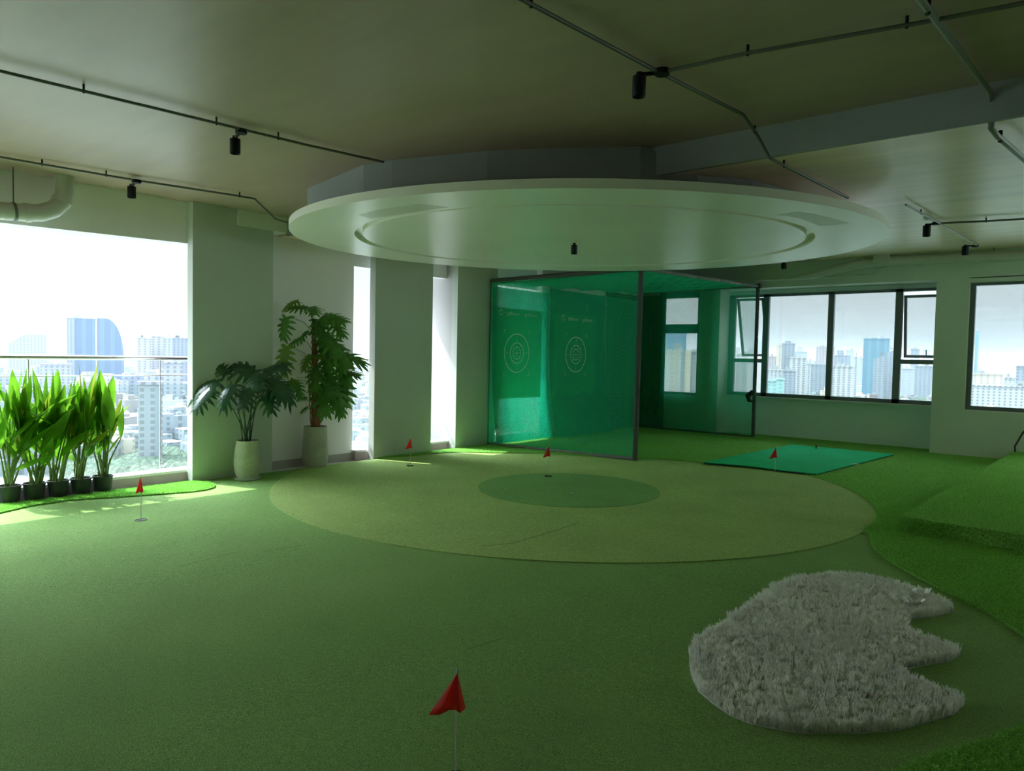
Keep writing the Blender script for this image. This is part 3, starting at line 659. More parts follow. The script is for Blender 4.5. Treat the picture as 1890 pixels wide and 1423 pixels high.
def solid(poly, z0, z1):   # prism with properly triangulated concave caps
    from mathutils.geometry import tessellate_polygon
    n = len(poly); T = tessellate_polygon([[Vector((p[0], p[1], 0)) for p in poly]])
    return MB().add([(p[0], p[1], z0) for p in poly]+[(p[0], p[1], z1) for p in poly], [(a, c, b) for a, b, c in T]+[(a+n, b+n, c+n) for a, b, c in T]+[(i, (i+1) % n, n+(i+1) % n, n+i) for i in range(n)])
rug = empty('shaggy_rug', (-1.2, 4.3, .004)); L = inv(rug)
solid(RG, .006, .013).build('backing', RUGB, rug, loc=L)
pile = blades(RG, 95000, .006, .054, .0068, RUG, 'pile', rug, .42, None, 2); pile.location = L; pile['kind'] = 'stuff'
tag(rug, 'white shaggy rug cut like a hand with three points', 'rug')
def film(pts, label):
    m = MB(); P = [atz(x, y, .070) for x, y in pts]
    for w_, off_ in ((.015, 0), (.009, .026), (.007, -.022)):
        path = [p+Vector((random.uniform(-.006, .006)+off_*.5, random.uniform(-.006, .006)+off_, random.uniform(-.006, .008))) for p in P]
        m.tube(path, [w_*random.uniform(.35, 1) for _ in path], 5)
    tag(m.build('film_strip', PLAST, None, True), label, 'plastic strip')
film([(1652, 1101), (1662, 1100), (1672, 1104), (1682, 1111), (1692, 1111), (1699, 1107)], 'crumpled white plastic strip lying across the rug\'s top finger')
film([(1686, 1091), (1694, 1090), (1700, 1094), (1706, 1091), (1713, 1088), (1708, 1097), (1700, 1098)], 'crumpled white plastic strip at the rug\'s upper edge')

# ================================================================ PRACTICE FLAGS
def flag(loc, label, rz, sx=1.0, hgt_=.405, zb=0.0):
    e = empty('practice_flag', (loc[0], loc[1], zb), rz); h = hgt_
    MB().tube([(0, 0, 0), (0, 0, h*.5), (0, 0, h)], .0035, 8).build('stick', STICK, e, True)
    MB().lathe([(.0045, h-.003), (.006, h+.003), (.004, h+.009), (.001, h+.011)], 10).build('stick_tip', WHITEP, e, True)
    m = MB(); A = (0, -.004, h-.004); n = 5
    # rows from apex down; columns: left tip, crease, pole, right fold, right tip
    cols = [(-.104, .004, h-.166), (-.062, -.012, h-.156), (-.03, .006, h-.147), (-.004, -.008, h-.139), (.012, -.010, h-.150), (.030, .012, h-.142)]
    v = []
    for i in range(n+1):
        t = i/n
        for c_ in cols: v.append((A[0]+(c_[0]*sx-A[0])*t, A[1]+(c_[1]-A[1])*t, A[2]+(c_[2]-A[2])*t))
    k = len(cols); m.add(v, [(i*k+j, i*k+j+1, (i+1)*k+j+1, (i+1)*k+j) for i in range(n) for j in range(k-1)])
    o = m.build('flag', RED, e, True); sm = o.modifiers.new('s', 'SOLIDIFY'); sm.thickness = .0015
    m = MB().lathe([(.052, -.002), (.052, .004), (.047, .005), (.047, -.001)], 28, cap=False); m.build('cup_rim', STICK if False else CUP, e, True)
    MB().lathe([(.047, .0), (.0465, .002)], 28).build('cup', CUP, e)  # flat disc on the turf, the hole's shade put into its colour
    tag(e, label, 'flag')
fb = atz(841, 1439, .027)
flag((fb.x, fb.y), 'red practice flag in the foreground at the bottom of the picture', R(40), 1.0, .405, float(hgt(fb.x, fb.y)))
flag((-6.823, 2.831), 'red practice flag in front of the black pots and sunlit turf', R(30), .6, .405, float(hgt(-6.823, 2.831))+.001)
flag((-7.565, 6.807), 'red practice flag standing in front of the second column', R(45), .75, .395, .010)
flag((-5.657, 7.526), 'red practice flag standing at the edge of the small dark oval', R(45), .75, .41, .015)
flag((-3.512, 9.868), 'red practice flag standing in front of the teal mat', R(40), .85, .40, .010)
tag(MB().lathe([(.001, 0), (.012, .004), (.016, .012), (.012, .02), (.001, .024)], 12, (atz(1055, 912, .015).x, atz(1055, 912, .015).y, .012)).build('golf_ball', WHITEP, None, True), 'small white ball on the dark turf oval', 'ball')

# ================================================================ NET CAGE
cg = empty('net_cage', (-7.0, 12.0, 0)); L = inv(cg)
A0 = Vector((-8.39, 9.37, .03)); A1 = Vector((-5.62, 9.70, .03)); B1 = Vector((-5.60, 14.40, .03)); B0 = Vector((-8.38, 14.40, .03))
tA0 = Vector((-8.39, 9.37, 2.90)); tA1 = Vector((-5.60, 9.70, 2.975)); tB1 = Vector((-5.60, 14.40, 3.11)); tB0 = Vector((-8.38, 14.40, 3.11))
def foam(a, b, r, n, mt, name, joints=True):
    for k in range(n):
        p, q = a+(b-a)*(k/n), a+(b-a)*((k+1)/n); d = (q-p).normalized()
        pr = [p, p+d*.012, (p+q)/2, q-d*.012, q]
        MB().tube(pr, [r*.82, r, r*1.03, r, r*.82], 12).build(name, mt, cg, True, L)
def thin(a, b, r, mt, name): MB().tube([a, b], r, 10).build(name, mt, cg, True, L)
foam(A0, A1, .032, 7, FOAM, 'bottom_bar')
foam(A1+Vector((0, 0, -.02)), tA1, .040, 6, FOAMD, 'post')
foam(tA0, tA1, .034, 2, FOAMD, 'top_bar')
foam(tA1, tB1, .030, 5, FOAM, 'top_bar'); foam(B1, tB1, .036, 6, FOAMD, 'post')
foam(B0, B1, .028, 5, FOAMD, 'bottom_bar'); foam(tB0, tB1, .028, 3, FOAM, 'top_bar')
thin(A0, tA0, .012, FOAMD, 'post'); thin(B0, tB0, .03, FOAMD, 'post'); thin(A0, B0, .028, FOAMD, 'bottom_bar'); thin(tA0, tB0, .028, FOAMD, 'top_bar')
for p in (tA1, tB1): MB().box(p+Vector((-.05, -.05, -.045)), p+Vector((.05, .05, .045))).build('corner_fitting', TAPE, cg, loc=L)
for z in (.9, 1.4): MB().tube([B1+Vector((0, 0, z)), B1+Vector((-.03, -.02, z+.02)), B1+Vector((-.12, -.05, z-.06)), B1+Vector((-.09, -.03, z-.16)), B1+Vector((-.02, -.02, z-.18))], [.02, .05, .055, .04, .012], 8).build('tied_net_bundle', CURT, cg, True, L) if z < 1 else None
def netpanel(o, ux, uy, name, cell=.025, th=.0034, amp=.03, nseg=10, ph=0.0, freq=2.2):
    """diamond net between o, o+ux, o+uy made of diagonal cords"""
    lx, ly = ux.length, uy.length; ex, ey = ux/lx, uy/ly; en = ex.cross(ey)
    ex_, ey_, en_, o_ = [np.array(v) for v in (ex, ey, en, o)]
    V = []
    def P(u, v):
        w = amp*(np.sin(freq*u*3.1+ph+.6*np.sin(v*1.7))*.6+np.sin(freq*u*7.3+ph*2)*.25)*(1-(v/ly)*.6)
        return o_+u[:, None]*ex_+v[:, None]*ey_+w[:, None]*en_
    for sgn in (1, -1):
        c0 = np.arange(-ly, lx, cell)+ (0 if sgn > 0 else 0)
        for c in c0:
            # line u = c + t (sgn=1) or u = c+ly - t ; v=t
            t0, t1 = (max(0, -c), min(ly, lx-c))
            if t1-t0 < .01: continue
            k = max(2, int(nseg*(t1-t0)/ly)+1); t = np.linspace(t0, t1, k+1)
            u = c+t; v = t if sgn > 0 else ly-t
            p = P(u, v)
            d = p[1:]-p[:-1]; side = np.cross(d, en_); side /= np.linalg.norm(side, axis=1)[:, None]; s = side*th/2; nrm = en_*th/2
            for a_, b_ in ((-s, s),):
                V.append(np.stack([p[:-1]-s, p[:-1]+s, p[1:]+s, p[1:]-s], 1).reshape(-1, 3))
                V.append(np.stack([p[:-1]-nrm, p[:-1]+nrm, p[1:]+nrm, p[1:]-nrm], 1).reshape(-1, 3))
    b_ = bulk(name, np.concatenate(V), 4, NET, cg); b_.location = L; return b_
netpanel(A0, A1-A0, tA0-A0, 'side_net', ph=.3, cell=.034, th=.0066)
netpanel(B0, B1-B0, tB0-B0, 'side_net', ph=1.3, cell=.034, th=.0072)
netpanel(A0+Vector((.03, 0, 0)), B0-A0, tA0-A0, 'back_net', ph=2.0, cell=.034, th=.006)
netpanel(tA0-Vector((0, 0, .03)), tB0-tA0, tA1-tA0, 'roof_net', ph=.8, cell=.03, th=.014, amp=.05)
# loose inner net curtains hanging inside, gathered folds
def cloth(name, yA, yB, z0, z1, X, mt, amp, par=cg, lo=L, fr=9.0, flare=0.0, ny=60, nz=14):
    v = []
    for j in range(nz+1):
        z = z0+(z1-z0)*j/nz
        for i in range(ny+1):
            y = yA+(yB-yA)*i/ny; d = 1-(j/nz)*.75
            v.append((X+amp*d*(math.sin(fr*y)+.4*math.sin(fr*2.3*y+1))+flare*(1-j/nz)**4, y+flare*.3*(1-j/nz)**3*(i/ny), z))
    m = MB().add(v, [(j*(ny+1)+i, j*(ny+1)+i+1, (j+1)*(ny+1)+i+1, (j+1)*(ny+1)+i) for j in range(nz) for i in range(ny)])
    return m.build(name, mt, par, True, lo)
GAUZE = bpy.data.materials.new('fine_net_gauze'); GAUZE.use_nodes = True; gt = GAUZE.node_tree
gtr = nn(gt, 'ShaderNodeBsdfTransparent'); gmx = nn(gt, 'ShaderNodeMixShader'); gmx.inputs[0].default_value = .94
gb = gt.nodes['Principled BSDF']; gb.inputs['Base Color'].default_value = (.01, .38, .24, 1); gb.inputs['Roughness'].default_value = .8
gtl = nn(gt, 'ShaderNodeBsdfTranslucent'); gtl.inputs[0].default_value = (.01, .45, .28, 1); gm2 = nn(gt, 'ShaderNodeMixShader')
gt.links.new(gb.outputs[0], gm2.inputs[1]); gt.links.new(gtl.outputs[0], gm2.inputs[2])
gt.links.new(gtr.outputs[0], gmx.inputs[1]); gt.links.new(gm2.outputs[0], gmx.inputs[2]); gt.links.new(gmx.outputs[0], gt.nodes['Material Output'].inputs[0])
cloth('inner_net', 9.385, 11.0, .05, 2.80, -8.35, GAUZE, .012, flare=.15)
cloth('inner_net', 11.05, 13.0, .05, 2.9, -8.345, GAUZE, .014, flare=.25)
def sheet(yc, label):
    e = empty('target_sheet', (-8.27, yc, 1.65)); l2 = inv(e)
    X = -8.27
    cloth('sheet', yc-(.53 if yc < 10 else .70), yc+.76, .83, 2.44, X, SHEET, .010, e, l2, 5.0)
    X += .03
    for r, w in ((.345, .026), (.185, .022), (.11, .018)):
        n = 64; v = []
        for k in range(n):
            t = 2*math.pi*k/n
            for rr in (r-w/2, r+w/2): v.append((X, yc+rr*math.cos(t), 1.645+rr*math.sin(t)))
        MB().add(v, [(2*k, 2*k+1, (2*k+3) % (2*n), (2*k+2) % (2*n)) for k in range(n)]).build('target_ring', PRINT, e, False, l2)
    m = MB()
    for a in (0, 90, 180, 270):
        c_, s_ = math.cos(R(a)), math.sin(R(a))
        for r0, r1 in ((.03, .07), (.22, .25), (.27, .30)):
            hw = .006; q = [(r0, -hw), (r1, -hw), (r1, hw), (r0, hw)]
            m.add([(X, yc+x*c_-y*s_, 1.645+x*s_+y*c_) for x, y in q], [(0, 1, 2, 3)])
    n = 8; m.add([(X, yc+.02*math.cos(k*.785), 1.645+.02*math.sin(k*.785)) for k in range(n)], [tuple(range(n))])
    for sy in (-1, 1):
        for sz in (-1, 1):
            y, z = yc+sy*.37, 1.645+sz*.41
            m.add([(X, y, z), (X, y-sy*.06, z), (X, y-sy*.06, z-sz*.012), (X, y, z-sz*.012)], [(0, 1, 2, 3)]); m.add([(X, y, z), (X, y-sy*.012, z), (X, y-sy*.012, z-sz*.08), (X, y, z-sz*.08)], [(0, 1, 2, 3)])
    m.build('aiming_marks', PRINT, e, False, l2)
    m = MB()   # round logo beside the wording
    for r, a0, a1 in ((.05, 20, 200), (.035, 100, 330), (.06, 230, 350)):
        k = 10; v = []
        for i in range(k+1):
            t = R(a0+(a1-a0)*i/k)
            for rr in (r-.006, r+.006): v.append((X, yc-.46+rr*math.cos(t), 2.36+rr*math.sin(t)))
        m.add(v, [(2*i, 2*i+1, 2*i+3, 2*i+2) for i in range(k)])
    m.build('logo', PRINT, e, False, l2)
    cu = bpy.data.curves.new('t', 'FONT'); cu.body = '·  golfbaum  ·  golfbaum'; cu.size = .10; cu.align_x = 'LEFT'
    to = bpy.data.objects.new('t', cu); COL.objects.link(to); bpy.context.view_layer.update()
    me = bpy.data.meshes.new_from_object(to); bpy.data.objects.remove(to); me.materials.clear(); me.materials.append(PRINT)
    o = mk('lettering', me, e, Vector((X, yc-.38, 2.32))+l2, (R(90), 0, R(90)))
    tag(e, label, 'target')
sheet(9.94, 'bright green target sheet with white rings at the cage\'s left, sunlit')
sheet(11.79, 'dimmer green target sheet with white rings, deeper inside the cage')
tag(cg, 'net practice cage of grey foam-wrapped pipes with green netting', 'net cage')
# dark curtain in the corner
m = MB(); v = []; path = []
for k in range(60): path.append((WX+.05+.02*math.sin(k*1.1), 13.12+1.36*k/59))
for k in range(36): path.append((WX+.07+.68*k/35, YF-.05-.02*math.sin(k*1.1)))
for (x, y) in path: v += [(x, y, .03), (x, y, 3.02)]
m.add(v, [(2*k, 2*k+1, 2*k+3, 2*k+2) for k in range(len(path)-1)])
cu_ = tag(m.build('dark_curtain', CURT, None, True), 'dark curtain hanging in the corner behind the net cage', 'curtain')
cu_.modifiers.new('s', 'SOLIDIFY').thickness = .006

# ================================================================ CEILING FITTINGS
def spot(p, zt, label, h=.135, r=.041, arm=None, zc=None):
    e = empty('spotlight', (p[0], p[1], zt)); zz = 0
    bd = MB().lathe([(r*.5, 0), (r*.5, -.02), (r, -.024), (r, -h), (r*.93, -h-.006), (r*.85, -h+.0), (r*.8, -h+.03)], 24).build('body', BLACK, e, True)
    MB().lathe([(r*.8, -h+.025), (r*.79, -h+.028)], 20).build('lens', STEEL, bd)
    if arm is not None:
        a = Vector((arm[0]-p[0], arm[1]-p[1], 0)); 
        MB().tube([(0, 0, -.012), (a.x, a.y, -.012)], .013, 8).build('bracket', BLACK, e, True)
        MB().lathe([(.042, -.028), (.045, -.02), (.045, .005)], 20, (a.x, a.y, 0)).build('junction_box', BLACK, e, True)
    tag(e, label, 'spotlight', 'black ceiling spotlights')
def conduit(pts, r, mt, label, clips=(), zt=None):
    """pts in px with z ; clips = fractions"""
    P = [Vector(p) for p in pts]; e = empty('conduit', P[0]); l2 = inv(e)
    MB().tube(P, r, 8).build('pipe', mt, e, True, l2)
    for i, f, up_ in clips:
        p = P[i]+(P[i+1]-P[i])*f
        MB().tube([p-Vector((0, 0, r*1.3)), p+Vector((0, 0, up_))], r*.7, 6).build('clip', BLACK, e, True, l2)
    tag(e, label, 'conduit')
zc = ZH-.045
def C(px, py, z=zc): return atz(px, py, z)
conduit([C(-420, 28), C(0, 131), C(300, 203), C(560, 266), C(708, 299)], .011, COND, 'dark conduit running from the upper left to the ceiling disc',
        [(0, .5, .05), (1, .48, .05), (2, .35, .05), (2, .8, .05)])
q = C(445, 240); lp = C(434, 243, ZH-.01); spot((lp.x, lp.y), ZH-.045, 'black spotlight on the long conduit left of the disc', arm=(q.x, q.y))
conduit([C(-300, 232), C(0, 290), C(240, 331), C(430, 360), C(470, 367), atz(508, 404, 3.13), atz(535, 412, 3.10)], .011, COND, 'dark conduit above the open balcony side, bending down by the first column',
        [(1, .8, .05), (3, .3, .05), (1, .3, .05)])
q = C(252, 333); lp = C(243, 334, ZH-.01); spot((lp.x, lp.y), ZH-.045, 'black spotlight above the open balcony side', arm=(q.x, q.y))
conduit([C(820, -80), C(965, 0), C(1215, 133), C(1372, 212), atz(1395, 245, 3.25), atz(1421, 292, 3.085), atz(1565, 365, 3.09)], .012, COND, 'dark conduit crossing the upper middle and stepping down the beam',
        [(1, .05, .045), (3, .9, .04), (5, .15, .04)])
q = C(1222, 133); lp = C(1180, 137); spot((lp.x, lp.y), ZH-.035, 'large black spotlight nearest the camera, left of the conduit crossing', .14, .041, arm=(q.x, q.y))
conduit([C(1222, 133), C(1380, 98), C(1710, 40), C(2050, -25)], .012, COND, 'dark conduit branching right along the ceiling before the beam', [(1, .0, .045), (1, .9, .045)])
def Z(px, py, z): return atz(px, py, z)
conduit([C(1640, -80), C(1700, 0), C(1805, 140), C(1826, 168, zc-.02), Z(1832, 205, 3.2), Z(1829, 236, 3.09), Z(1840, 250, 3.07), Z(1895, 298, 3.08)], .019, CONDL, 'grey pipe at the upper right bending down over the beam',
        [(1, .1, .04), (6, .1, .05)])
def ZL(px, py, d=.04):
    y = 9.0
    for _ in range(12): p = atz(px, py, zlow(y)-d); y = p.y
    return p
conduit([ZL(1672, 378), ZL(1735, 412), ZL(1803, 453)], .012, CONDL, 'pale conduit on the far ceiling right of the disc', [(0, .4, .04)])
conduit([ZL(1735, 412), ZL(1820, 408), ZL(1960, 400)], .012, COND, 'thin dark conduit running right from the far spotlights', [(1, .0, .04)])
q = ZL(1728, 411, .03); lp = ZL(1711, 413, .03); spot((lp.x, lp.y), lp.z, 'black spotlight at the crossing of the far ceiling conduits', .15, .044, arm=(q.x, q.y))
q = ZL(1800, 452, .03); lp = ZL(1782, 452, .03); spot((lp.x, lp.y), lp.z, 'black spotlight at the end of the pale far conduit', .15, .047, arm=(q.x, q.y))
lp = ZL(1447, 484, .02); spot((lp.x, lp.y), lp.z, 'black spotlight just beyond the disc\'s right lower rim', .12, .05)
lp = atz(1060, 449, dz); spot((lp.x, lp.y), dz+.003, 'small black spotlight on the underside of the disc', .12, .036)

# left drain pipe
e = empty('drain_pipe', (-8.35, 2.5, 2.95)); l2 = inv(e); X = -8.37
pth = [(X, 0, 2.80), (X, 1.8, 2.885), (X, 2.36, 2.925), (X, 2.5, 2.945), (X, 2.62, 3.0), (X, 2.69, 3.08), (X, 2.72, 3.18), (X, 2.72, 3.36)]
MB().tube(pth, .088, 20).build('pipe', PVC, e, True, l2)
for a, b in ((2, 3), (5, 6)):
    p, q = Vector(pth[a]), Vector(pth[b]); MB().tube([p, p+(q-p).normalized()*.05], .096, 20).build('collar', PVC, e, True, l2)
MB().tube([(X, 2.27, 2.83), (X, 2.27, ZH)], .006, 6).build('hanger_rod', COND, e, True, l2)
MB().tube([(X, 2.26, 2.917), (X, 2.285, 2.92)], .094, 20).build('clamp', COND, e, True, l2)
tag(e, 'thick pale drain pipe with an elbow above the balcony opening', 'pipe')
# far pipes
e = empty('drain_pipe', (-2, 14.3, 3.4)); l2 = inv(e)
MB().tube([(2.5, 14.32, 3.34), (-1.2, 14.32, 3.40), (-3.3, 14.32, 3.45), (-3.64, 14.31, 3.43), (-4.1, 14.25, 3.33), (-4.5, 14.2, 3.24), (-4.9, 14.2, 3.20)], [.085]*3+[.085, .075, .06, .03], 18).build('pipe', PVC, e, True, l2)
for x_, z_ in ((-3.6, 3.445), (-1.6, 3.41)): 
    MB().tube([(x_, 14.31, z_), (x_, 14.31, 3.56)], .007, 6).build('hanger_rod', COND, e, True, l2)
    MB().tube([(x_-.015, 14.315, z_-.003), (x_+.015, 14.315, z_-.001)], .092, 18).build('clamp', PVC, e, True, l2)
tag(e, 'thick pale drain pipe running along the top of the far wall', 'pipe')
conduit([(-5.8, 14.3, 3.225), (-3.9, 14.3, 3.205), (-3.47, 14.3, 3.215), (-3.25, 14.3, 3.33)], .022, PVC, 'thin white pipe below the thick pipe on the far wall')
tag(MB().box((-3.42, 14.2, 3.40), (-3.16, 14.4, 3.56)).build('junction_box', PVC), 'small square junction box high on the far wall', 'box')
# cable by the right edge
P = [aty(1874, 832, 14.35), aty(1873, 824, 14.38), aty(1880, 812, 14.4), aty(1887, 800, 14.42), aty(1898, 788, 14.44), aty(1915, 782, 14.44), aty(1935, 800, 14.4), aty(1942, 826, 14.4)]
P[0].z = PLZ+.01; P[-1].z = PLZ+.01
tag(MB().tube(P, .014, 8).build('bent_hose', TAPE, None, True), 'thin dark hose looping up from the platform by the far wall', 'hose')

# ================================================================ PLANTS
def pot(e, prof, mt, rim=None, soilz=None, soilr=None, name='pot'):
    po = MB().lathe(prof, 36).build(name, mt, e, True)
    MB().lathe([(soilr, soilz-.004), (soilr*.98, soilz)], 28).build('soil', SOIL, po)
# lanceolate leaf meshes
def lance(name, mt, L_=1.0, W_=.13, bend=.25, cup=.25, n=9):
    v = []
    for i in range(n+1):
        t = i/n; w = W_*(math.sin(math.pi*min(1, t*.98+.02)**.8))**.9*(1-.15*t)+.002
        z = L_*t; y = bend*t*t
        v += [(-w, y+cup*w, z), (-w*.5, y+cup*w*.3, z), (0, y, z), (w*.5, y+cup*w*.3, z), (w, y+cup*w, z)]
    f = [(i*5+j, i*5+j+1, (i+1)*5+j+1, (i+1)*5+j) for i in range(n) for j in range(4)]
    return MB().add(v, f).mesh(name, mt, True)
LH = [lance('leaf', LEAFH, 1, .145, b, c) for b, c in ((.05, .3), (.2, .2), (.45, .1))]+[lance('leaf', LEAFY, 1, .10, .15, .2)]
def orient(d, roll=0.0):
    q = Vector(d).to_track_quat('Z', 'Y').to_matrix() @ Matrix.Rotation(roll, 3, 'Z'); return q.to_euler()
hp = [(20, 928, 1.30), (62, 922, 1.35), (104, 917, 1.22), (145, 912, 1.48), (181, 905, 1.20)]
plab = ['heliconia in a black pot, leftmost in the row', 'heliconia in a black pot, second from the left end of the row', 'heliconia in a black pot, middle of the row', 'heliconia in a black pot with the tallest leaf, second from the right end', 'heliconia in a black pot, rightmost in the row beside the flag']
for i, (px, py, hh) in enumerate(hp):
    y = 2.245+i*.218; xx = -8.49
    e = empty('potted_heliconia', (xx, y, -.02), random.uniform(0, 6)); rr = random.Random(40+i)
    pot(e, [(.080, 0), (.083, .01), (.100, .19), (.106, .192), (.106, .208), (.097, .208), (.094, .18)], POTB, None, .185, .093)
    ez = e.rotation_euler.z
    for s_ in range(12):
        a = rr.uniform(0, 6.28); r0 = rr.uniform(.01, .065); hs = hh*rr.uniform(.42, .80); ln = rr.uniform(.05, .22)
        da = rr.choice([1.57, -1.57, 0, 1.2, -1.3, 1.8])-ez
        b = Vector((r0*math.cos(a), r0*math.sin(a), .18)); tp = b+Vector((math.cos(da)*ln*.6, math.sin(da)*ln, hs-.18)); md = (b+tp)/2+Vector((0, 0, .03))
        MB().tube([b, b+(md-b)*.9, tp], [.011, .009, .005], 6).build('stem', STEMH, e, True)
        nl = 2 if s_ % 3 else 3
        for k in range(nl):
            f = 1-.24*k-rr.uniform(0, .06); bp = b+(tp-b)*f
            d = Vector((math.cos(da+rr.uniform(-1.2, 1.2)+k*2.6)*(.12+.28*k), math.sin(da+rr.uniform(-1.2, 1.2)+k*2.6)*(.16+.30*k), 1.0-.18*k)).normalized()
            sc_ = rr.uniform(.34, .50)*(1 if k else 1.05)
            if i == 3 and s_ == 0 and k == 0: d = Vector((.0, -.1, 1)); sc_ = .55; bp.z += .08
            mi = 3 if rr.random() < .10 else (0 if k == 0 else rr.choice([1, 2]))
            mk('leaf', LH[mi], e, bp, orient(d, rr.uniform(0, 6.28)), (sc_*.95, sc_, sc_))
    for s_ in range(3):
        a = rr.uniform(0, 6.28); b = Vector((.05*math.cos(a), .05*math.sin(a), .18))
        MB().tube([b, b+Vector((rr.uniform(-.02, .02), rr.uniform(-.02, .02), rr.uniform(.1, .3)))], [.007, .003], 5).build('stem', STEMH, e, True)
    tag(e, plab[i], 'plant', 'potted heliconias along the balcony opening')

# lobed leaves (monstera, philodendron)
def lobed(name, mt, nl=5, depth=.7, droop=.35, narrow=1.0, fold=.25, seed=0, lw=.62, cw=.30):
    """heart shaped blade with deep side lobes, base at origin, pointing +Y, unit length"""
    rr = random.Random(seed); m = MB()
    def sh(x, y):
        r2 = x*x+max(y, 0)**2; return Vector((x, y-.1*r2*.5, -droop*(max(y, 0)**2)-fold*abs(x)*1.3*abs(x)*2))
    core = cw*narrow
    # central blade
    ys = [-.02, .12, .3, .5, .7, .85, 1.0]; ws = [core*.5, core*.8, core*.75, core*.6, core*.42, core*.25, .003]
    v = []
    for y, w in zip(ys, ws): v += [sh(-w, y), sh(-w*.5, y)+Vector((0, 0, .01)), sh(0, y), sh(w*.5, y)+Vector((0, 0, .01)), sh(w, y)]
    m.add(v, [(i*5+j, i*5+j+1, (i+1)*5+j+1, (i+1)*5+j) for i in range(len(ys)-1) for j in range(4)])
    for sgn in (-1, 1):
        for i in range(nl):
            t = i/(nl-1); yb_ = .02+.68*t; ang = R(128-92*t)+rr.uniform(-.08, .08)   # angle from +Y... back lobes first
            ln = (.50*narrow+.12*math.sin(math.pi*t))*(1-.30*t)*rr.uniform(.9, 1.1)*(1.0 if depth else 1)
            bw = .68/nl*lw; d = Vector((math.sin(ang)*sgn, math.cos(ang))); nrm = Vector((-d.y, d.x))
            v = []; seg = 5
            for k in range(seg+1):
                u = k/seg; c = Vector((0, yb_))+d*(ln*u)+Vector((0, .10*u*u))
                w = bw*(1-.15*u)*(1 if u < .75 else (1.02-u)/.27*.9+.05)
                for s_ in (-1, 0, 1):
                    q = c+nrm*w*s_; p3 = sh(q.x, q.y); p3.z += (.012 if s_ == 0 else 0)-.10*u*u*rr.uniform(.5, 1.2)*.6; v.append(p3)
            m.add(v, [(k*3+j, k*3+j+1, (k+1)*3+j+1, (k+1)*3+j) for k in range(seg) for j in range(2)])
    return m.mesh(name, mt, True)
LM = [lobed('leaf', LEAFM, 6, .7, dr, 1.0, .30, s, .64, .34) for s, dr in ((1, .35), (2, .6), (3, .2))]
LP = [lobed('leaf', LEAFP, 6, .8, dr, .82, .2, s) for s, dr in ((4, .4), (5, .7), (6, .25))]
LQ = [lobed('leaf', LEAFQ, 6, .8, .5, .7, .2, 8)]
def leafrot(d, nrm):   # +Y along d, +Z near nrm
    y = Vector(d).normalized(); z = Vector(nrm); z = (z-y*z.dot(y)).normalized(); x = y.cross(z)
    return Matrix((x, y, z)).transposed().to_euler()
RT = Vector((rt.x, rt.y, 0)); TC = Vector((-fw.x, -fw.y, 0)).normalized()
# monstera: px position of leaf base, direction in (right, up, towards camera), size
e = empty('potted_monstera', (-8.17, 4.66, .0)); O = Vector(e.location)
pot(e, [(.10, .02), (.125, .025), (.150, .10), (.160, .20), (.155, .30), (.142, .40), (.130, .47), (.128, .485), (.116, .485), (.114, .44)], CONC, None, .45, .113)
MB().lathe([(.13, .0), (.15, .008), (.158, .03), (.150, .03), (.142, .012), (.05, .01)], 36).build('saucer', WHITEP, e, True)
def potleaf(e, O, base, px, py, X, d3, size, meshes, smat, nrm=None, thick=.008, rr=random):
    p = atx(px, py, X)-O; d = RT*d3[0]+Vector((0, 0, 1))*d3[1]+TC*d3[2]
    n_ = nrm or (Vector((0, 0, 1))*.75+TC*.75+RT*d3[0]*.3)
    mid = (base+p)/2+Vector((0, 0, .12*(p-base).length))-(RT*(p-base).dot(RT))*.18
    q1 = base+(mid-base)*.5+Vector((0, 0, .02)); q3 = mid+(p-mid)*.6+Vector((0, 0, .025))
    MB().tube([base, q1, mid, q3, p], [thick, thick*.9, thick*.75, thick*.6, thick*.5], 6).build('petiole', smat, e, True)
    mk('leaf', rr.choice(meshes), e, p, leafrot(d, n_), (size, size, size))
rr = random.Random(3)
for i, (px, py, X, d3, sz) in enumerate([
        (400, 706, -8.25, (-1, -.15, .35), .36), (385, 722, -8.05, (-.55, -.75, .5), .30), (428, 712, -8.05, (-.2, -.55, .8), .30), (456, 718, -8.0, (.1, -.6, .8), .32),
        (468, 688, -8.2, (-.75, .45, .3), .36), (476, 690, -8.1, (.25, -.35, .9), .32), (488, 686, -8.3, (.75, .30, .2), .34), (497, 700, -8.05, (.8, -.45, .5), .38), (492, 722, -8.1, (.35, -.9, .4), .30), (510, 706, -8.2, (.95, -.7, .1), .34), (415, 690, -8.35, (-.5, .7, .1), .22)]):
    potleaf(e, O, Vector((rr.uniform(-.04, .04), rr.uniform(-.04, .04), .44)), px, py, X, d3, sz, LM, STEMM, rr=rr)
tag(e, 'dark green monstera in a rounded mossy concrete pot with saucer', 'plant')
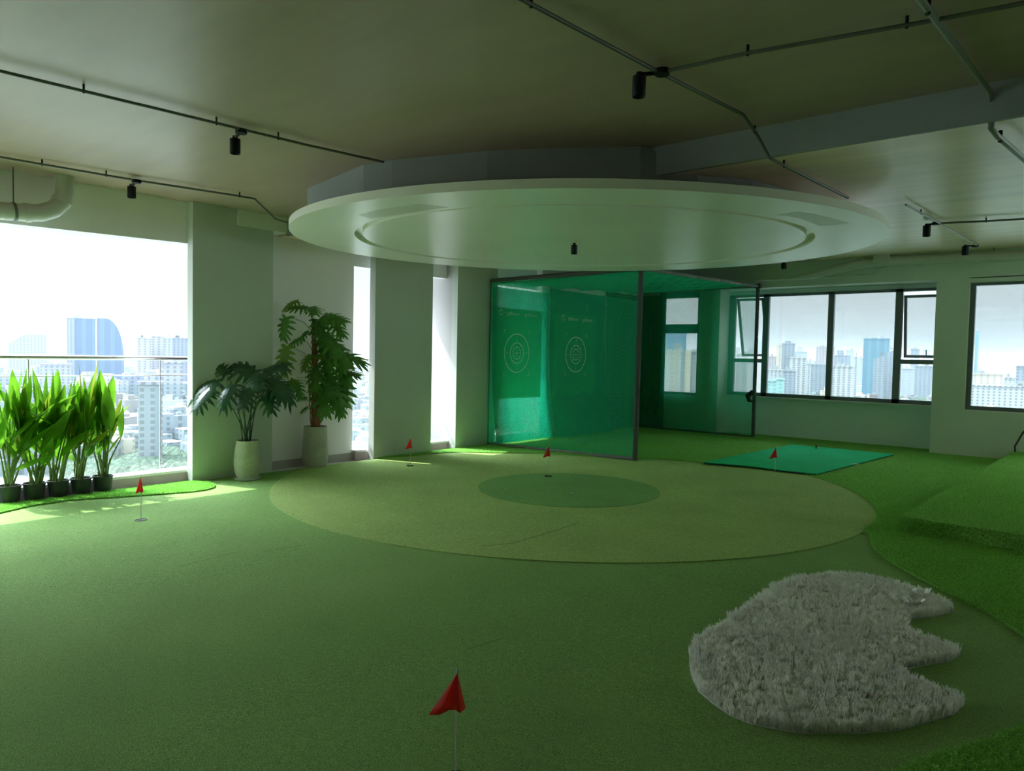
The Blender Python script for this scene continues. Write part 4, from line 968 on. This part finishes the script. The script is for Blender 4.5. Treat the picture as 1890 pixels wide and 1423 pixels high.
# philodendron
e = empty('potted_philodendron', (-8.45, 5.84, .0)); O = Vector(e.location)
pot(e, [(.10, .0), (.150, .012), (.172, .06), (.178, .18), (.172, .32), (.162, .47), (.158, .565), (.146, .565), (.143, .52)], CONC2, None, .53, .142)
MB().tube([(0, 0, .5), (.01, 0, .9), (-.01, -.01, 1.3), (0, -.03, 1.75), (-.01, -.06, 2.0)], [.066, .058, .046, .034, .016], 10).build('moss_pole', MOSS, e, True)
m = MB()
for s_ in range(6):
    a = s_*1.05; m.tube([(.062*math.cos(a+t*1.6), .062*math.sin(a+t*1.6)-.02*t, .5+t*.30) for t in np.linspace(0, 3, 14)], .007, 5)
m.build('aerial_root', MOSS, e, True)
rr = random.Random(5)
for i, (px, py, bz, d3, sz, new) in enumerate([
        (566, 568, 1.9, (-.8, .1, .5), .22, 0), (576, 566, 1.9, (.35, -.2, .9), .26, 0), (600, 582, 1.8, (.9, -.1, .4), .30, 0), (612, 590, 1.75, (.7, -.7, .4), .28, 0), (588, 592, 1.8, (.3, -.9, .4), .30, 0),
        (600, 618, 1.6, (.6, -.5, .6), .36, 0), (612, 636, 1.5, (.75, -.55, .5), .36, 0), (602, 640, 1.45, (.1, -.95, .5), .34, 0), (622, 655, 1.4, (.95, .1, .3), .32, 0), (634, 690, 1.1, (.9, .1, .4), .24, 0),
        (626, 665, 1.2, (.5, -1, .3), .36, 0), (573, 655, 1.4, (-.2, -.5, .8), .22, 1), (585, 655, 1.4, (.4, .2, .8), .2, 1), (582, 680, 1.2, (.1, -.8, .7), .28, 0), (600, 695, 1.1, (.4, -.8, .6), .32, 0),
        (612, 705, 1.0, (.5, -.9, .4), .34, 0), (592, 712, 1.0, (.3, -.9, .5), .38, 0), (618, 728, .9, (.5, -1, .2), .30, 0), (528, 642, 1.35, (-.2, -1, .3), .32, 2), (540, 702, 1.15, (-.5, -.6, .5), .24, 2), (545, 705, 1.1, (.5, -.8, .5), .20, 0),
        (528, 588, 1.8, (-.25, -1, .1), .26, 0), (548, 556, 1.95, (-.95, -.25, .2), .20, 2), (555, 625, 1.5, (-.9, -.4, .3), .17, 0), (568, 612, 1.6, (-.8, -.5, .4), .15, 0), (565, 735, .85, (-.9, .2, .4), .10, 0), (567, 752, .75, (-.8, -.4, .4), .10, 0), (632, 700, 1.0, (.15, -1, .2), .34, 0)]):
    ms = LP if new == 0 else LQ
    potleaf(e, O, Vector((0, -.02, bz)), px, py, -8.30+rr.uniform(-.1, .12), d3, sz*1.22, ms, STEMM if new == 0 else STEMH, thick=.005, rr=rr)
MB().tube([(0, -.05, 1.98), (-.02, -.07, 2.12)], [.012, .003], 6).build('leaf_sheath', STEMM, e, True)
tag(e, 'tall philodendron climbing a coir pole in a grey concrete pot', 'plant')
